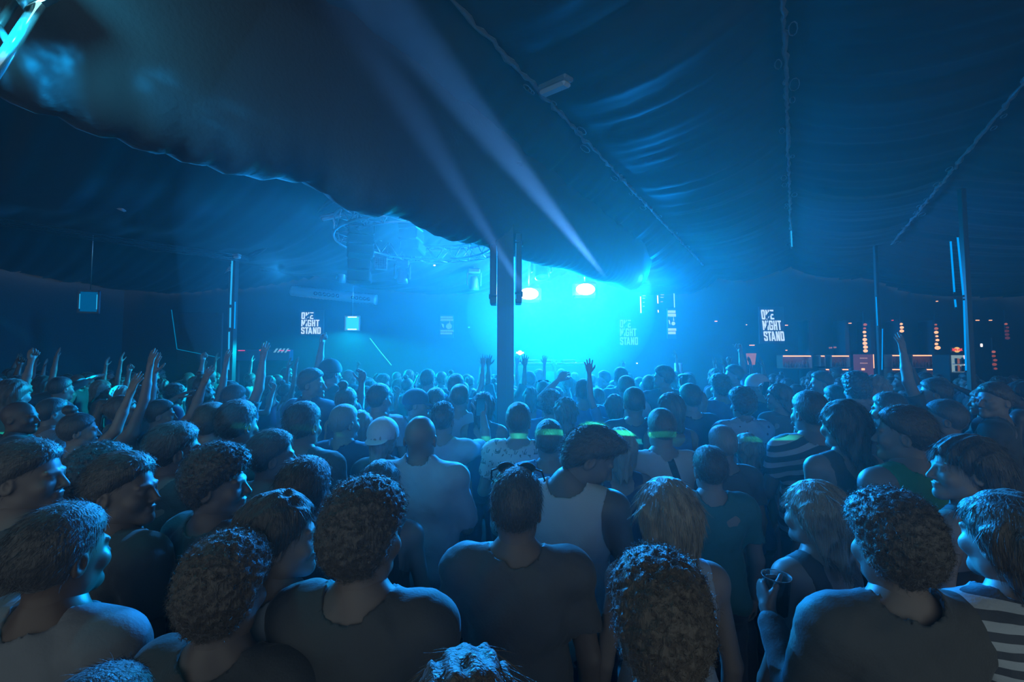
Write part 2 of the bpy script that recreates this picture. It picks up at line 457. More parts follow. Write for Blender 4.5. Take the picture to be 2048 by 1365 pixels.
# ---------------------------------------------------------------- bodies
def norm(v): v = np.array(v, dtype=float); return v / np.linalg.norm(v)
ARMS = {   # upper-arm and forearm directions for the right side (x outward), palm normal, hand
    'down': ((0.22, 0.02, -1), (0.06, 0.32, -1), (-1, 0.2, 0), 'relaxed'),
    'front': ((0.25, 0.10, -1), (-0.35, 0.95, -0.10), (-0.3, -0.2, 1), 'relaxed'),
    'cup': ((0.22, 0.22, -1), (-0.15, 0.80, 0.60), (-1, 0.0, 0.1), 'grip'),
    'phone': ((0.25, 0.75, -0.05), (-0.25, 0.45, 1), (-0.1, -1, 0.3), 'grip'),
    'high': ((0.30, 0.15, 0.95), (0.02, 0.10, 1), (0, 1, 0.1), 'open'),
    'wave': ((0.75, 0.15, 0.65), (0.10, 0.25, 1), (0, 1, 0), 'open'),
    'fist': ((0.45, 0.45, 0.70), (0.0, 0.15, 1), (-1, 0.2, 0), 'fist'),
    'point': ((0.25, 0.75, 0.55), (-0.05, 0.75, 0.75), (0, -0.4, -1), 'point'),
    'reach': ((0.15, 0.95, 0.35), (-0.1, 0.90, 0.55), (0, -0.5, -1), 'open'),
    'elbow': ((0.85, 0.30, 0.35), (-0.75, 0.1, 0.75), (-0.5, 0.6, 0.2), 'relaxed'),
    'hip': ((0.55, -0.10, -0.85), (-0.55, 0.35, -0.75), (-1, 0, 0), 'relaxed'),
}
def arm_pts(side, pose, wsh=0.185, zsh=1.405, lean=0.0):
    U, Fo, pn, hand = ARMS[pose]
    m = np.array([side, 1, 1.0]); U = norm(U) * m; Fo = norm(Fo) * m; pn = norm(pn) * m
    S = np.array([side * wsh, 0, zsh + (0.05 if U[2] > 0.3 else 0)]); E = S + U * 0.285; W = E + Fo * 0.245
    return S, E, W, Fo, pn, hand

def build_body(fem=False, heavy=0.0, armL='down', armR='down', head=(0, 0, 0), h=0.012, shirt='tee', fseed=0.0, low=False):
    """returns dict: body, shirt, trousers meshes (numpy) and the head matrix. Facing +Y."""
    ws = 0.158 if fem else 0.185; b = 1 + heavy
    arms = [arm_pts(-1, armL, ws), arm_pts(1, armR, ws)]
    P = np.array([q for a in arms for q in a[:3]])
    lo = np.minimum(P.min(0) - 0.12, [-0.30, -0.20, -0.03]); hi = np.maximum(P.max(0) + 0.12, [0.30, 0.24, 1.62])
    zs = np.concatenate([np.arange(-0.03, 0.80, 0.028), np.arange(0.80, hi[2] + h, h)])
    def torso(g, e=0.0, k=0.05, legs=True):
        hb = 1.03 if fem else 0.98; wb = 0.84 if fem else 1.0
        g.el((0, -0.01, 0.95), (0.165 * hb * b + e, 0.115 * b + e, 0.13), k)
        g.el((0, 0.0, 1.11), (0.140 * wb * b + e, 0.098 * b * wb + e, 0.16), 0.06)
        g.el((0, 0.0, 1.29), (0.165 * (0.88 if fem else 1) * b + e, 0.110 * b * (0.9 if fem else 1) + e, 0.165), 0.06)
        g.rc((-ws + 0.045, -0.005, 1.405), (ws - 0.045, -0.005, 1.405), 0.062 * (0.85 if fem else 1) + e, 0.062 * (0.85 if fem else 1) + e, 0.05)
        for s in (-1, 1):
            g.rc((0, -0.02, 1.475), (s * (ws - 0.03), -0.015, 1.425), 0.046 * (0.8 if fem else 1) + e, 0.040 + e * 0.6, 0.05)
            g.el((s * 0.07, -0.075, 1.33), (0.075, 0.035, 0.11), 0.05)
            if fem: g.el((s * 0.072, 0.085, 1.27), (0.062 + e, 0.055 + e, 0.058), 0.03)
            g.el((s * 0.075, -0.075, 0.93), (0.08 + e, 0.07 + e, 0.085), 0.04)
    # body
    g = Grid(ax(lo[0], hi[0], h), ax(lo[1], hi[1], h), zs)
    torso(g)
    nr = 0.047 if fem else 0.058
    g.rc((0, -0.02, 1.42), (0, -0.01, 1.50), nr * 1.15, nr, 0.04)
    af = 0.82 if fem else 1.0
    for (S, E, W, Fo, pn, hand) in arms:
        g.el(S, (0.062 * af, 0.060 * af, 0.062 * af), 0.05); g.rc(S, E, 0.052 * af * (1 + heavy * .5), 0.040 * af, 0.03); g.rc(E, (E + W) / 2, 0.042 * af, 0.039 * af, 0.012); g.rc((E + W) / 2, W, 0.038 * af, 0.027 * af, 0.012)
    for s in (-1, 1):
        g.rc((s * 0.088, -0.005, 0.90), (s * 0.100, 0.01, 0.50), 0.086 * b, 0.056, 0.04); g.rc((s * 0.100, 0.01, 0.50), (s * 0.105, -0.02, 0.30), 0.054, 0.056, 0.03); g.rc((s * 0.105, -0.02, 0.30), (s * 0.105, -0.02, 0.09), 0.052, 0.036, 0.03)
        g.rc((s * 0.105, -0.03, 0.045), (s * 0.120, 0.13, 0.030), 0.040, 0.030, 0.03)
    parts = [g.mesh()]
    hy, hp, hr = head
    HM = Matrix.Translation((0, -0.005, 1.455)) @ Matrix.Rotation(hy, 4, 'Z') @ Matrix.Rotation(hr, 4, 'Y') @ Matrix.Rotation(-hp, 4, 'X')
    hk = ('flow' if fem else 'mlow') if low else ('f' if fem else ('m2' if heavy > 0.1 else 'm'))
    V, Q = HEADS[hk]; parts.append((xform(V, HM), Q))
    for (S, E, W, Fo, pn, hand) in arms:
        side = 1 if S[0] > 0 else -1
        z = norm(Fo); y = norm(pn - z * (pn @ z)); x = np.cross(y, z)
        V, Q = HANDS[hand]
        M = np.eye(4); M[:3, 0] = x; M[:3, 1] = y; M[:3, 2] = z; M[:3, 3] = W + z * 0.02
        Vv = V.copy()
        # thumb lies toward the body's middle / up: mirror if needed
        th = x
        want = np.array([-side, 0.3, 0.5]) if abs(z[2]) < 0.8 else np.array([-side, 0.2, 0])
        if th @ want < 0: Vv[:, 0] *= -1; Q = Q[:, ::-1]
        parts.append((xform(Vv * (0.92 if fem else 1.0), M), Q))
    body = join(parts)
    # shirt
    hs = h if shirt != 'none' else h
    lo2 = lo.copy(); hi2 = hi.copy()
    g = Grid(ax(lo2[0] - 0.02, hi2[0] + 0.02, hs), ax(lo2[1] - 0.03, hi2[1] + 0.02, hs), ax(0.78, hi2[2], hs))
    loose = {'tee': 0.014, 'shirt': 0.020, 'tank': 0.008, 'dress': 0.006, 'singlet': 0.010, 'long': 0.018}[shirt]
    torso(g, loose)
    g.el((0, -0.005, 1.0), (0.155 * b + loose, 0.118 * b + loose, 0.22), 0.08)
    if shirt in ('tee', 'shirt', 'long'):
        c = Grid(g.X, g.Y, g.Z); t = {'tee': 0.62, 'shirt': 0.85, 'long': 1.0}[shirt]
        for (S, E, W, Fo, pn, hand) in arms:
            c.el(S, (0.066 * af + loose, 0.062 * af + loose, 0.062 * af + loose * 0.5), 0.05)
            c.rc(S, S + (E - S) * t, 0.052 * af + loose, 0.046 * af + loose * 1.3, 0.04)
            if shirt == 'long': c.rc(E, W - norm(Fo) * 0.02, 0.044 * af + loose, 0.032 * af + loose * 0.7, 0.02)
            elif t < 0.8: c.el(S + (E - S) * (t + 0.22), (0.085,) * 3, 0.0, cut=True)
            else: c.rc(S + (E - S) * (t + 0.27), W, 0.07, 0.07, 0.0, cut=True)
        kk = 0.045; hh = np.maximum(kk - np.abs(c.F - g.F), 0) / kk; g.F = (np.minimum(g.F, c.F) - hh * hh * kk * 0.25).astype(f32)
    if shirt in ('tank', 'singlet', 'dress'):
        for s in (-1, 1):
            g.el((s * (ws + 0.035), 0.0, 1.37 if shirt == 'singlet' else 1.36), (0.085, 0.13, 0.15), 0.01, cut=True)
        if shirt == 'tank' or shirt == 'dress':
            g.el((0, -0.13, 1.50), (0.085, 0.09, 0.14), 0.01, cut=True); g.el((0, 0.10, 1.48), (0.08, 0.08, 0.12), 0.01, cut=True)
    g.rc((0, -0.02, 1.42), (0, -0.01, 1.50), nr * 1.15 + loose, nr + loose, 0.04)
    nk = nr + (0.024 if shirt != 'shirt' else 0.010)
    g.rc((0, -0.03, 1.52 if shirt == 'shirt' else 1.495), (0, 0.06, 1.58), nk, nk + 0.04, 0.004, cut=True)
    if shirt == 'shirt':                                   # collar band
        c = Grid(g.X, g.Y, g.Z); c.rc((0, -0.018, 1.45), (0, -0.006, 1.512), nr + 0.020, nr + 0.013, 0.0); c.rc((0, -0.012, 1.40), (0, 0.0, 1.60), nr + 0.006, nr + 0.006, 0.0, cut=True)
        c.plane((0, -0.25, 1), (0, -0.05, 1.512), 0.003); g.F = np.minimum(g.F, c.F)
    fs = fseed
    if shirt in ('tee', 'shirt', 'long'):
        g.disp(lambda x, y, z: 0.006 * np.sin(26 * z + 16 * x * np.sign(x) + 2.0 * np.sin(9 * x + fs) + fs) * np.sin(17 * x + 5 * y + 3 * np.sin(5 * z + fs)) + 0.0022 * noise3(x, y, z, 70, fs))
    else:
        g.disp(lambda x, y, z: 0.002 * noise3(x, y, z, 50, fs))
    g.plane((0, 0, -1), (0, 0, 0.80), 0.004)
    return dict(body=body, shirt=g.mesh(), HM=HM, arms=arms)

def build_trousers():
    g = Grid(ax(-0.26, 0.26, 0.016), ax(-0.2, 0.22, 0.016), ax(0.02, 1.02, 0.02))
    g.el((0, -0.01, 0.93), (0.180, 0.135, 0.12), 0.05)
    for s in (-1, 1):
        g.el((s * 0.075, -0.075, 0.92), (0.09, 0.08, 0.09), 0.04)
        g.rc((s * 0.088, -0.005, 0.90), (s * 0.100, 0.01, 0.50), 0.100, 0.075, 0.04); g.rc((s * 0.100, 0.01, 0.50), (s * 0.105, -0.015, 0.10), 0.075, 0.066, 0.03); g.rc((s * 0.105, -0.025, 0.42), (s * 0.107, -0.03, 0.10), 0.076, 0.064, 0.03)
    g.plane((0, 0, -1), (0, 0, 0.07), 0.004); g.plane((0, 0, 1), (0, 0, 0.985), 0.004)
    g.disp(lambda x, y, z: 0.004 * np.sin(40 * z + 20 * x) * np.sin(25 * x + 9 * y))
    return g.mesh()
def build_shoe():
    g = Grid(ax(-0.07, 0.07, 0.01), ax(-0.13, 0.21, 0.01), ax(-0.01, 0.14, 0.01))
    g.rc((0, -0.05, 0.05), (0, 0.11, 0.035), 0.05, 0.042, 0.03); g.rc((0, -0.04, 0.05), (0, -0.03, 0.11), 0.048, 0.046, 0.03)
    g.plane((0, 0, -1), (0, 0, 0.0), 0.003)
    return g.mesh()
# ================================================================ the hall
M_floor = mat('floor_concrete', (0.10, 0.10, 0.11), 0.55, bump=0.15, bscale=14, vary=0.3)
M_wall = mat('wall_dark_paint', (0.06, 0.065, 0.08), 0.8, bump=0.2, bscale=30, vary=0.2)
M_canvas = mat('tent_canvas', (0.045, 0.05, 0.065), 0.65, sheen=0.05, bump=0.25, bscale=16, stretch=(0.3, 1, 1))
M_seam = mat('seam_cloth', (0.16, 0.18, 0.22), 0.35, sheen=0.4, bump=0.4, bscale=50)
M_drape = mat('drape_cloth', (0.08, 0.085, 0.11), 0.8, sheen=0.05, bump=0.3, bscale=40)
M_steel = mat('painted_steel', (0.07, 0.075, 0.09), 0.4, bump=0.05, bscale=90)
M_alu = mat('aluminium', (0.55, 0.58, 0.62), 0.28, metal=0.9)
M_black = mat('black_plastic', (0.03, 0.032, 0.036), 0.45)
M_case = mat('fixture_shell', (0.05, 0.055, 0.065), 0.4)
M_grey = mat('grey_metal', (0.30, 0.32, 0.35), 0.4, metal=0.3)
M_tube = emit_mat('blue_led_tube', (0.0, 0.30, 0.85), 1.1)
M_tubec = emit_mat('cyan_led_tube', (0.02, 0.42, 0.80), 0.9)
M_warm = emit_mat('warm_led_strip', (1.0, 0.34, 0.15), 2.4)
M_amber = emit_mat('amber_bulb', (1.0, 0.40, 0.18), 1.6)
M_white = emit_mat('white_lettering', (0.62, 0.78, 1.0), 0.95)
M_wtube = emit_mat('warm_white_tube', (1.0, 0.82, 0.74), 1.3)
M_cyan = emit_mat('cyan_panel', (0.0, 0.70, 0.78), 1.0)
M_blind = emit_mat('blinder_face', (1.0, 0.86, 0.78), 3.0)
M_red = emit_mat('red_led', (1.0, 0.08, 0.05), 0.9)
M_pink = emit_mat('pink_led_strip', (1.0, 0.06, 0.22), 0.9)
M_green = emit_mat('green_led', (0.1, 0.9, 0.35), 0.8)
M_yellow = emit_mat('yellow_led', (1.0, 0.55, 0.12), 0.9)
M_glass = mat('bottle_glass', (0.16, 0.12, 0.08), 0.12, spec=0.8)
M_clear = mat('clear_plastic', (0.8, 0.85, 0.9), 0.08, spec=0.8, trans=0.92)

YB = 13.6
# floor
b = MB(); b.add([(-15, -2.5, 0), (18, -2.5, 0), (18, YB, 0), (-15, YB, 0)], [(0, 1, 2, 3)]); b.add([(-15, -2.5, -0.2), (18, -2.5, -0.2), (18, YB, -0.2), (-15, YB, -0.2)], [(3, 2, 1, 0)])
fl = struct(b.build('floor', M_floor))
b = MB(); b.box((1.5, YB + 0.1, 2.6), (33.4, 0.2, 5.2)); struct(b.build('wall_back', M_wall))
# left wall follows the tent's eave; right wall likewise
def wall_along(name, p0, p1, h0, h1, th=0.15):
    d = (p1 - p0).normalized(); n = Vector((-d.y, d.x, 0)) * th
    b = MB(); vs = [Vector((p0.x, p0.y, 0)), Vector((p1.x, p1.y, 0)), Vector((p1.x, p1.y, h1)), Vector((p0.x, p0.y, h0))]
    b.add(vs + [v + n for v in vs], [(0, 1, 2, 3), (7, 6, 5, 4), (0, 4, 5, 1), (1, 5, 6, 2), (2, 6, 7, 3), (3, 7, 4, 0)])
    return struct(b.build(name, M_wall))
wl0, wl1 = T(-6.5, -10.2, 0), T(0.0, -10.2, 0)
wall_along('wall_left', Vector((-12.2, -2.4, 0)), Vector((-12.2, YB, 0)), 5.4, 5.4)
wall_along('wall_right', Vector((17.0, YB, 0)), Vector((17.0, -2.4, 0)), 5.4, 5.4)

# roof canvas, built bay by bay across the tent
PROF = [(-17, 2.2), (-12.2, 2.8), (-8.8, 2.12), (-5.8, 2.85), (-2.75, 2.12), (-1.95, 2.62), (0.0, 2.98), (1.85, 2.66), (5.2, 2.05), (8.5, 2.85), (12.0, 2.0), (17, 2.8)]
def roof_h(v, t):
    for (v0, h0), (v1, h1) in zip(PROF, PROF[1:]):
        if v0 <= v <= v1:
            u = (v - v0) / (v1 - v0); span = v1 - v0
            sag = 4 * u * (1 - u)
            pl = math.sin(t * 11 + 1.5 * math.sin(t * 2.1 + v0)) * 0.5 + math.sin(t * 23 + v0 * 3 + 2 * math.sin(t * 1.3)) * 0.3
            return h0 + (h1 - h0) * u - sag * 0.10 * min(span, 2.2) * (1 + 0.15 * math.sin(t * 2.4 + v0)) + pl * 0.035 * (sag ** 0.35) + 0.02 * math.sin(t * 5 + v0)
    return 2.5
vs_list = []
for (v0, h0), (v1, h1) in zip(PROF, PROF[1:]):
    n = max(5, int((v1 - v0) / 0.28)); vs_list += [v0 + (v1 - v0) * i / n for i in range(n)]
vs_list.append(PROF[-1][0])
tt = [i * 0.06 for i in range(-110, 330)]
V = []; 
for t in tt:
    for v in vs_list:
        p = T(t, v, roof_h(v, t)); V.append(p)
nv = len(vs_list); Q = []
for i in range(len(tt) - 1):
    for j in range(nv - 1):
        q = (i * nv + j, i * nv + j + 1, (i + 1) * nv + j + 1, (i + 1) * nv + j)
        c = V[q[0]]
        if c.y < YB - 0.02 and c.y > -2.4 and -12.1 < c.x < 16.9: Q.append(q)
me = quads_to_mesh('ceiling', [tuple(p) for p in V], Q)
struct(link('ceiling', me, M_canvas))

# gathered seams of the canvas, each a rumpled cord of cloth with loops
def seam(v, h, t0, t1, label, r=0.022, seed=0):
    rr = random.Random(seed); pts = []; rad = []
    n = int((t1 - t0) / 0.07)
    for i in range(n + 1):
        t = t0 + (t1 - t0) * i / n
        pts.append(T(t, v + rr.uniform(-.012, .012), h + rr.uniform(-.015, .01) - 0.03)); rad.append(r * rr.uniform(0.5, 1.3))
    b = MB(); b.tube(pts, rad, 8)
    for i in range(n // 12):
        t = rr.uniform(t0, t1); s = rr.choice((-1, 1)); w = rr.uniform(0.03, 0.09)
        b.tube([T(t + w * math.cos(a) * 1.4, v + s * (0.03 + w * 0.5 * (1 + math.sin(a))), h - 0.05) for a in [k * 0.7 for k in range(10)]], 0.005, 5)
    return tag(b.build('ceiling_seam', M_seam), label, 'fabric seam', 'gathered seams of the tent ceiling')
seam(-1.95, 2.58, -1.0, 12.2, 'gathered fabric seam slanting down from top centre towards the stage', seed=1)
seam(0.0, 2.93, -1.0, 13.0, 'gathered fabric seam running almost vertically up the dark ceiling on the right', seed=2)
seam(1.85, 2.62, 0.5, 12.5, 'gathered fabric seam slanting up to the far right of the ceiling', seed=3)

# the long swag of cloth that hangs under the roof beam
def swag_bottom(t):
    pts = [(-3, 1.08), (0.5, 1.10), (1.2, 1.15), (1.7, 1.22), (2.1, 1.12), (2.6, 1.26), (3.2, 1.22), (3.8, 1.24), (5, 1.32), (7, 1.42), (8.6, 1.50), (9.1, 1.62), (9.45, 1.95)]
    for (a, b_), (c, d) in zip(pts, pts[1:]):
        if a <= t <= c:
            u = (t - a) / (c - a); u = u * u * (3 - 2 * u); return b_ + (d - b_) * u
    return 1.1 if t < 0 else 2.0
V = []; Q = []; tl = [i * 0.07 for i in range(-40, 136)]; m = 26
for t in tl:
    bot = swag_bottom(t); slot = 0.30 if t < 3.55 else 0.0
    topL, topR = 2.05 - slot, 2.30
    for k in range(m):
        a = k / (m - 1.0); ang = PI * a
        half = 0.34 * (1 - 0.5 * max(0, (t - 8.3) / 1.2))
        v = -2.72 - math.cos(ang) * half
        top = topL + (topR - topL) * a
        h = top - (top - bot) * (math.sin(ang) ** 0.62)
        h += 0.016 * math.sin(t * 31 + 2 * math.sin(k * .35)) * math.sin(ang) + 0.03 * math.sin(t * 3.3 + a * 3) * math.sin(ang)
        V.append(tuple(T(t, v, h)))
for i in range(len(tl) - 1):
    for k in range(m - 1): Q.append((i * m + k, i * m + k + 1, (i + 1) * m + k + 1, (i + 1) * m + k))
o = link('fabric_swag', quads_to_mesh('fabric_swag', V, Q), M_drape)
mod = o.modifiers.new('thick', 'SOLIDIFY'); mod.thickness = 0.012
tag(o, 'long dark swag of cloth hanging under the roof beam past the pillar', 'fabric swag')

# roof beam above the swag
b = MB(); 
for dv, dh, w, hh in ((0, 0.075, 0.14, 0.015), (0, -0.075, 0.14, 0.015), (0, 0, 0.012, 0.15)):
    p0, p1 = T(-2.5, -2.75 + dv, 1.93 + dh), T(3.6, -2.75 + dv, 1.93 + dh); c = (p0 + p1) / 2
    b.box(c, ((p1 - p0).length, w, hh), Matrix.Rotation(math.atan2((p1 - p0).y, (p1 - p0).x), 3, 'Z'))
tag(b.build('roof_beam', M_grey), 'pale steel roof beam above the dark swag, left of the pillar', 'beam')

# rafter of the left bay and the cable bundle beside it
def rod(name, pts, r, m, label, cat, group=None, n=8):
    b = MB(); b.tube(pts, r, n); return tag(b.build(name, m), label, cat, group)
rod('roof_rafter', [T(4.2, -8.75, 2.02), T(4.2, -5.8, 2.70), T(4.2, -3.0, 2.06)], 0.05, M_steel, 'steel roof rafter rising to the right from the left column', 'rafter')
for k in range(5):
    pts = [T(-4.2 + 8.3 * u, -8.72 + 0.05 * k, 2.02 - 0.035 * k - 0.14 * math.sin(PI * u)) for u in [i / 14 for i in range(15)]]
    rod('roof_cable', pts, 0.009, M_case, 'thin cable strung along the upper left roof edge to the column', 'cable', 'cables strung along the left roof edge', 5)

# ---- pillar in the middle of the crowd: steel H-section with two light panels strapped on
pc = at(1011, 725, 4.6); zt = T(3.76, -2.66, 2.1).z
e = empty('steel_pillar', (pc.x, pc.y, 0), 0.0, 'dark square steel pillar standing in the crowd in front of the stage', 'pillar')
b = MB(); b.bbox((0, 0, zt / 2), (0.175, 0.12, zt), 0.006); b.box((0, -0.068, zt / 2), (0.028, 0.016, zt)); b.build('shaft', M_steel, e)
b = MB(); b.bbox((0, 0, zt - 0.02), (0.34, 0.34, 0.03), 0.004); b.build('top_plate', M_steel, e)
b = MB(); b.bbox((0, 0, 0.012), (0.34, 0.34, 0.024), 0.004); b.build('base_plate', M_steel, e)
for sx, px in ((-1, 987), (1, 1037)):
    c = at(px, 545 if sx < 0 else 540, 4.62)
    e2 = empty('light_panel', c, 0, 'dark slim light panel strapped to the %s side of the pillar' % ('left' if sx < 0 else 'right'), 'light panel', 'slim panels on the pillar')
    b = MB(); b.bbox((0, 0, 0), (0.068, 0.20, 0.70 if sx < 0 else 0.74), 0.008); b.build('housing', M_case, e2)
    for q in (-0.27, 0.27):
        b = MB(); b.tube([(-sx * 0.01 - 0.03, -0.105, q), (-sx * 0.01 + 0.03, -0.105, q)], 0.012, 8); b.bbox((sx * 0.038, -0.04, q), (0.014, 0.06, 0.05), 0.003); b.build('clamp', M_case, e2)
    if sx > 0:
        b = MB(); b.bbox((-0.028, -0.106, -0.02), (0.004, 0.008, 0.62), 0.001); b.build('light_strip', M_tubec, e2)
# ---- columns with tube lights
def column(px, y, r, ztop, label):
    c = at(px, 725, y); e = empty('steel_column', (c.x, c.y, 0), 0, label, 'column')
    b = MB(); b.bbox((0, 0, ztop / 2), (2 * r, 2 * r, ztop), 0.006); b.build('shaft', M_black, e)
    b = MB(); b.bbox((0, 0, 0.01), (4 * r, 4 * r, 0.02), 0.003); b.build('base_plate', M_steel, e)
    return e
column(462, 8.2, 0.06, 4.0, 'dark steel column at the left edge of the dance floor with tube lights')
column(1941, 5.3, 0.03, 4.1, 'dark steel column carrying blue tube lights by the bar fridge')
column(1760, 8.3, 0.03, 4.2, 'dark thin column in front of the bar shelves')
def tube_light(px0, py0, px1, py1, y, m, label, r=0.014):
    a, c = at(px0, py0, y), at(px1, py1, y); d = (c - a)
    e = empty('tube_light', (a + c) / 2, 0, label, 'tube light', 'slim vertical tube lights')
    e.rotation_mode = 'QUATERNION'; e.rotation_quaternion = d.to_track_quat('Z', 'Y'); L = d.length
    b = MB(); b.tube([(0, 0, -L / 2 + 0.02), (0, 0, L / 2 - 0.02)], r, 10); b.build('tube', m, e)
    for q in (-1, 1):
        b = MB(); b.tube([(0, 0, q * (L / 2 - 0.02)), (0, 0, q * L / 2)], r * 1.25, 10); b.build('end_cap', M_case, e)
tube_light(464.5, 520, 461, 612, 8.0, M_tubec, 'upper cyan tube light on the front of the left column')
tube_light(461, 614, 460, 658, 8.0, M_tubec, 'middle cyan tube light on the front of the left column')
tube_light(458.5, 662, 457, 742, 8.0, M_tubec, 'lowest cyan tube light on the front of the left column')
tube_light(470.5, 602, 469, 660, 8.1, M_tube, 'short blue tube light standing just right of the left column', 0.010)
tube_light(1901, 480, 1909, 588, 5.15, M_tube, 'long blue tube light, left of the pair near the fridge', 0.009)
tube_light(1909.5, 596, 1912, 618, 5.15, M_tube, 'short blue tube light below the left one of the pair near the fridge', 0.009)
tube_light(1915, 472, 1927, 594, 5.15, M_tube, 'long blue tube light, right of the pair near the fridge', 0.009)
tube_light(1927.5, 598, 1932, 745, 5.15, M_tube, 'lowest blue tube light reaching down beside the fridge', 0.008)
tube_light(1752, 592, 1755, 654, 8.2, M_tube, 'short upper blue tube light on the column before the bar', 0.008)
tube_light(1765, 656, 1764, 742, 8.2, M_tube, 'lower blue tube light hanging right of the column before the bar', 0.008)
tube_light(1582, 452, 1584, 496, 9.4, M_tubec, 'short cyan tube light at the foot of the vertical ceiling seam', 0.013)
# camera-like sprig of bracket at the left column head
b = MB(); c = at(456, 541, 8.0)
for k in range(3): b.tube([c + Vector((-0.07 + 0.02 * k, 0, -0.05 + 0.03 * k)), c + Vector((0.05, 0, 0.02 + 0.03 * k))], 0.010, 6)
b.tube([c + Vector((0.05, 0, -0.02)), c + Vector((0.05, 0, 0.12))], 0.012, 6)
tag(b.build('cable_bracket', M_alu), 'small pale bracket with cable ends near the top of the left column', 'bracket')

# bulkhead lamps
def bulkhead(px, py, y, w, rz, ry, m, label):
    e = empty('bulkhead_lamp', at(px, py, y), 0, label, 'lamp', 'long bulkhead lamps under the ceiling'); e.rotation_euler = (0, ry, rz)
    b = MB(); b.bbox((0, 0, 0.02), (w, 0.11, 0.04), 0.012); b.build('housing', M_grey, e)
    b = MB(); b.bbox((0, 0, -0.022), (w * 0.94, 0.095, 0.045), 0.02); b.build('diffuser', m, e)
M_diff = mat('milky_diffuser', (0.55, 0.58, 0.62), 0.35)
bulkhead(232, 411, 6.0, 0.26, 0.3, 0.35, M_diff, 'small pale bulkhead lamp alone on the dark upper left ceiling')
bulkhead(662, 433, 7.2, 0.34, 0.2, -0.3, M_diff, 'pale bulkhead lamp on the rafter left of the circular truss')
bulkhead(1110, 172, 3.6, 0.34, -0.9, 0.2, M_diff, 'nearest pale bulkhead lamp high on the ceiling above the stage beams')
bulkhead(474, 513, 7.9, 0.12, 0.0, -0.1, M_diff, 'little pale bulkhead lamp on top of the left column')
bulkhead(705, 557, 11.5, 0.22, 0.0, 0.06, emit_mat('cool_tube', (0.25, 0.75, 0.9), 1.0), 'lit cyan bulkhead lamp low under the far roof frame')

# ---- circular truss with its fixtures
RC = Vector((-1.62, 7.9, 0)); RR = 1.40
rz0 = CAM.z + 2.32
e = empty('circular_truss', (RC.x, RC.y, rz0), 0, 'round aluminium lighting truss hanging left of the pillar', 'truss')
b = MB(); cc = [(0.14, 0.14), (-0.14, 0.14), (0.14, -0.14), (-0.14, -0.14)]; NS = 64
for dr, dz in cc:
    b.tube([((RR + dr) * math.cos(2 * PI * k / NS), (RR + dr) * math.sin(2 * PI * k / NS), dz) for k in range(NS)], 0.024, 8, closed=True)
b.build('chord', M_alu, e)
b = MB(); NB = 40
for k in range(NB):
    a0, a1 = 2 * PI * k / NB, 2 * PI * (k + 1) / NB; f = lambda a, c: ((RR + c[0]) * math.cos(a), (RR + c[0]) * math.sin(a), c[1])
    for c0, c1 in ((cc[0], cc[2]), (cc[1], cc[3]), (cc[0], cc[1]), (cc[2], cc[3])):
        b.tube([f(a0, c0), f(a1, c1)] if k % 2 else [f(a0, c1), f(a1, c0)], 0.010, 5)
b.build('lattice_brace', M_alu, e)
for k in range(3):
    a = 2 * PI * k / 3 + 0.5; b = MB(); b.tube([(RR * math.cos(a), RR * math.sin(a), 0.14), (RR * 0.9 * math.cos(a), RR * 0.9 * math.sin(a), 0.42)], 0.008, 5); b.build('hanging_cable', M_alu, e)
def line_array(px, py0, py1, y, w, label, tilt=0.0, rz=0.0):
    a, c = at(px, py0, y), at(px, py1, y); H = a.z - c.z; n = max(2, int(H / 0.16))
    e = empty('hanging_speaker', a, rz, label, 'loudspeaker', 'black loudspeakers hung from the truss')
    b = MB(); b.bbox((0, 0, 0.0), (w * 0.7, 0.3, 0.04), 0.01); b.tube([(0, 0, 0), (0, 0, 0.5)], 0.012, 6); b.build('hanging_frame', M_case, e)
    for k in range(n):
        z = -(k + 0.5) * H / n; off = tilt * (k / n) ** 2
        b = MB(); b.bbox((0, off, z), (w, 0.34, H / n * 0.94), 0.02, Matrix.Rotation(-tilt * 1.2 * k / n, 3, 'X')); b.build('cabinet', M_black, e)
line_array(722, 452, 512, 7.2, 0.42, 'tall black speaker stack hung under the left of the round truss', 0.1, 0.4)
line_array(720, 520, 566, 8.0, 0.40, 'lower black speaker box hung beneath the left speaker stack', 0.05, 0.2)
line_array(822, 440, 505, 7.4, 0.34, 'black curved speaker stack hung in the middle of the round truss', 0.22, -0.2)
line_array(951, 470, 489, 8.6, 0.20, 'small black speaker box hung just left of the pillar top', 0.0, 0.1)
def moving_head(px, py, y, s, label, m=M_case, tilt=0.4, rz=0.0, lens=None, hang=0.0):
    e = empty('moving_head_light', at(px, py, y), rz, label, 'stage light', 'moving head lights hung above the dance floor')
    b = MB(); b.bbox((0, 0, 0.16 * s), (0.24 * s, 0.24 * s, 0.09 * s), 0.02 * s)
    b.tube([(0, 0, 0.2 * s), (0, 0, 0.2 * s + 0.12 + hang)], 0.012, 6); b.build('base', m, e)
    for q in (-1, 1): b = MB(); b.bbox((q * 0.13 * s, 0, 0.01 * s), (0.03 * s, 0.09 * s, 0.26 * s), 0.01 * s); b.build('yoke_arm', m, e)
    R = Matrix.Rotation(tilt, 3, 'X'); b = MB()
    b.lathe([(0.0, 0.13 * s), (0.06 * s, 0.125 * s), (0.085 * s, 0.06 * s), (0.09 * s, -0.05 * s), (0.10 * s, -0.14 * s), (0.08 * s, -0.14 * s), (0.0, -0.12 * s)], (0, 0, -0.06 * s), 18, R); hd = b.build('head', m, e)
    b = MB(); b.lathe([(0.0, -0.128 * s), (0.078 * s, -0.130 * s)], (0, 0, -0.06 * s), 18, R); b.build('lens', lens or M_grey, e)
moving_head(805, 545, 8.6, 1.1, 'slim cyan-lit moving head light hanging below the far side of the round truss', M_grey, 0.1, 0.2)
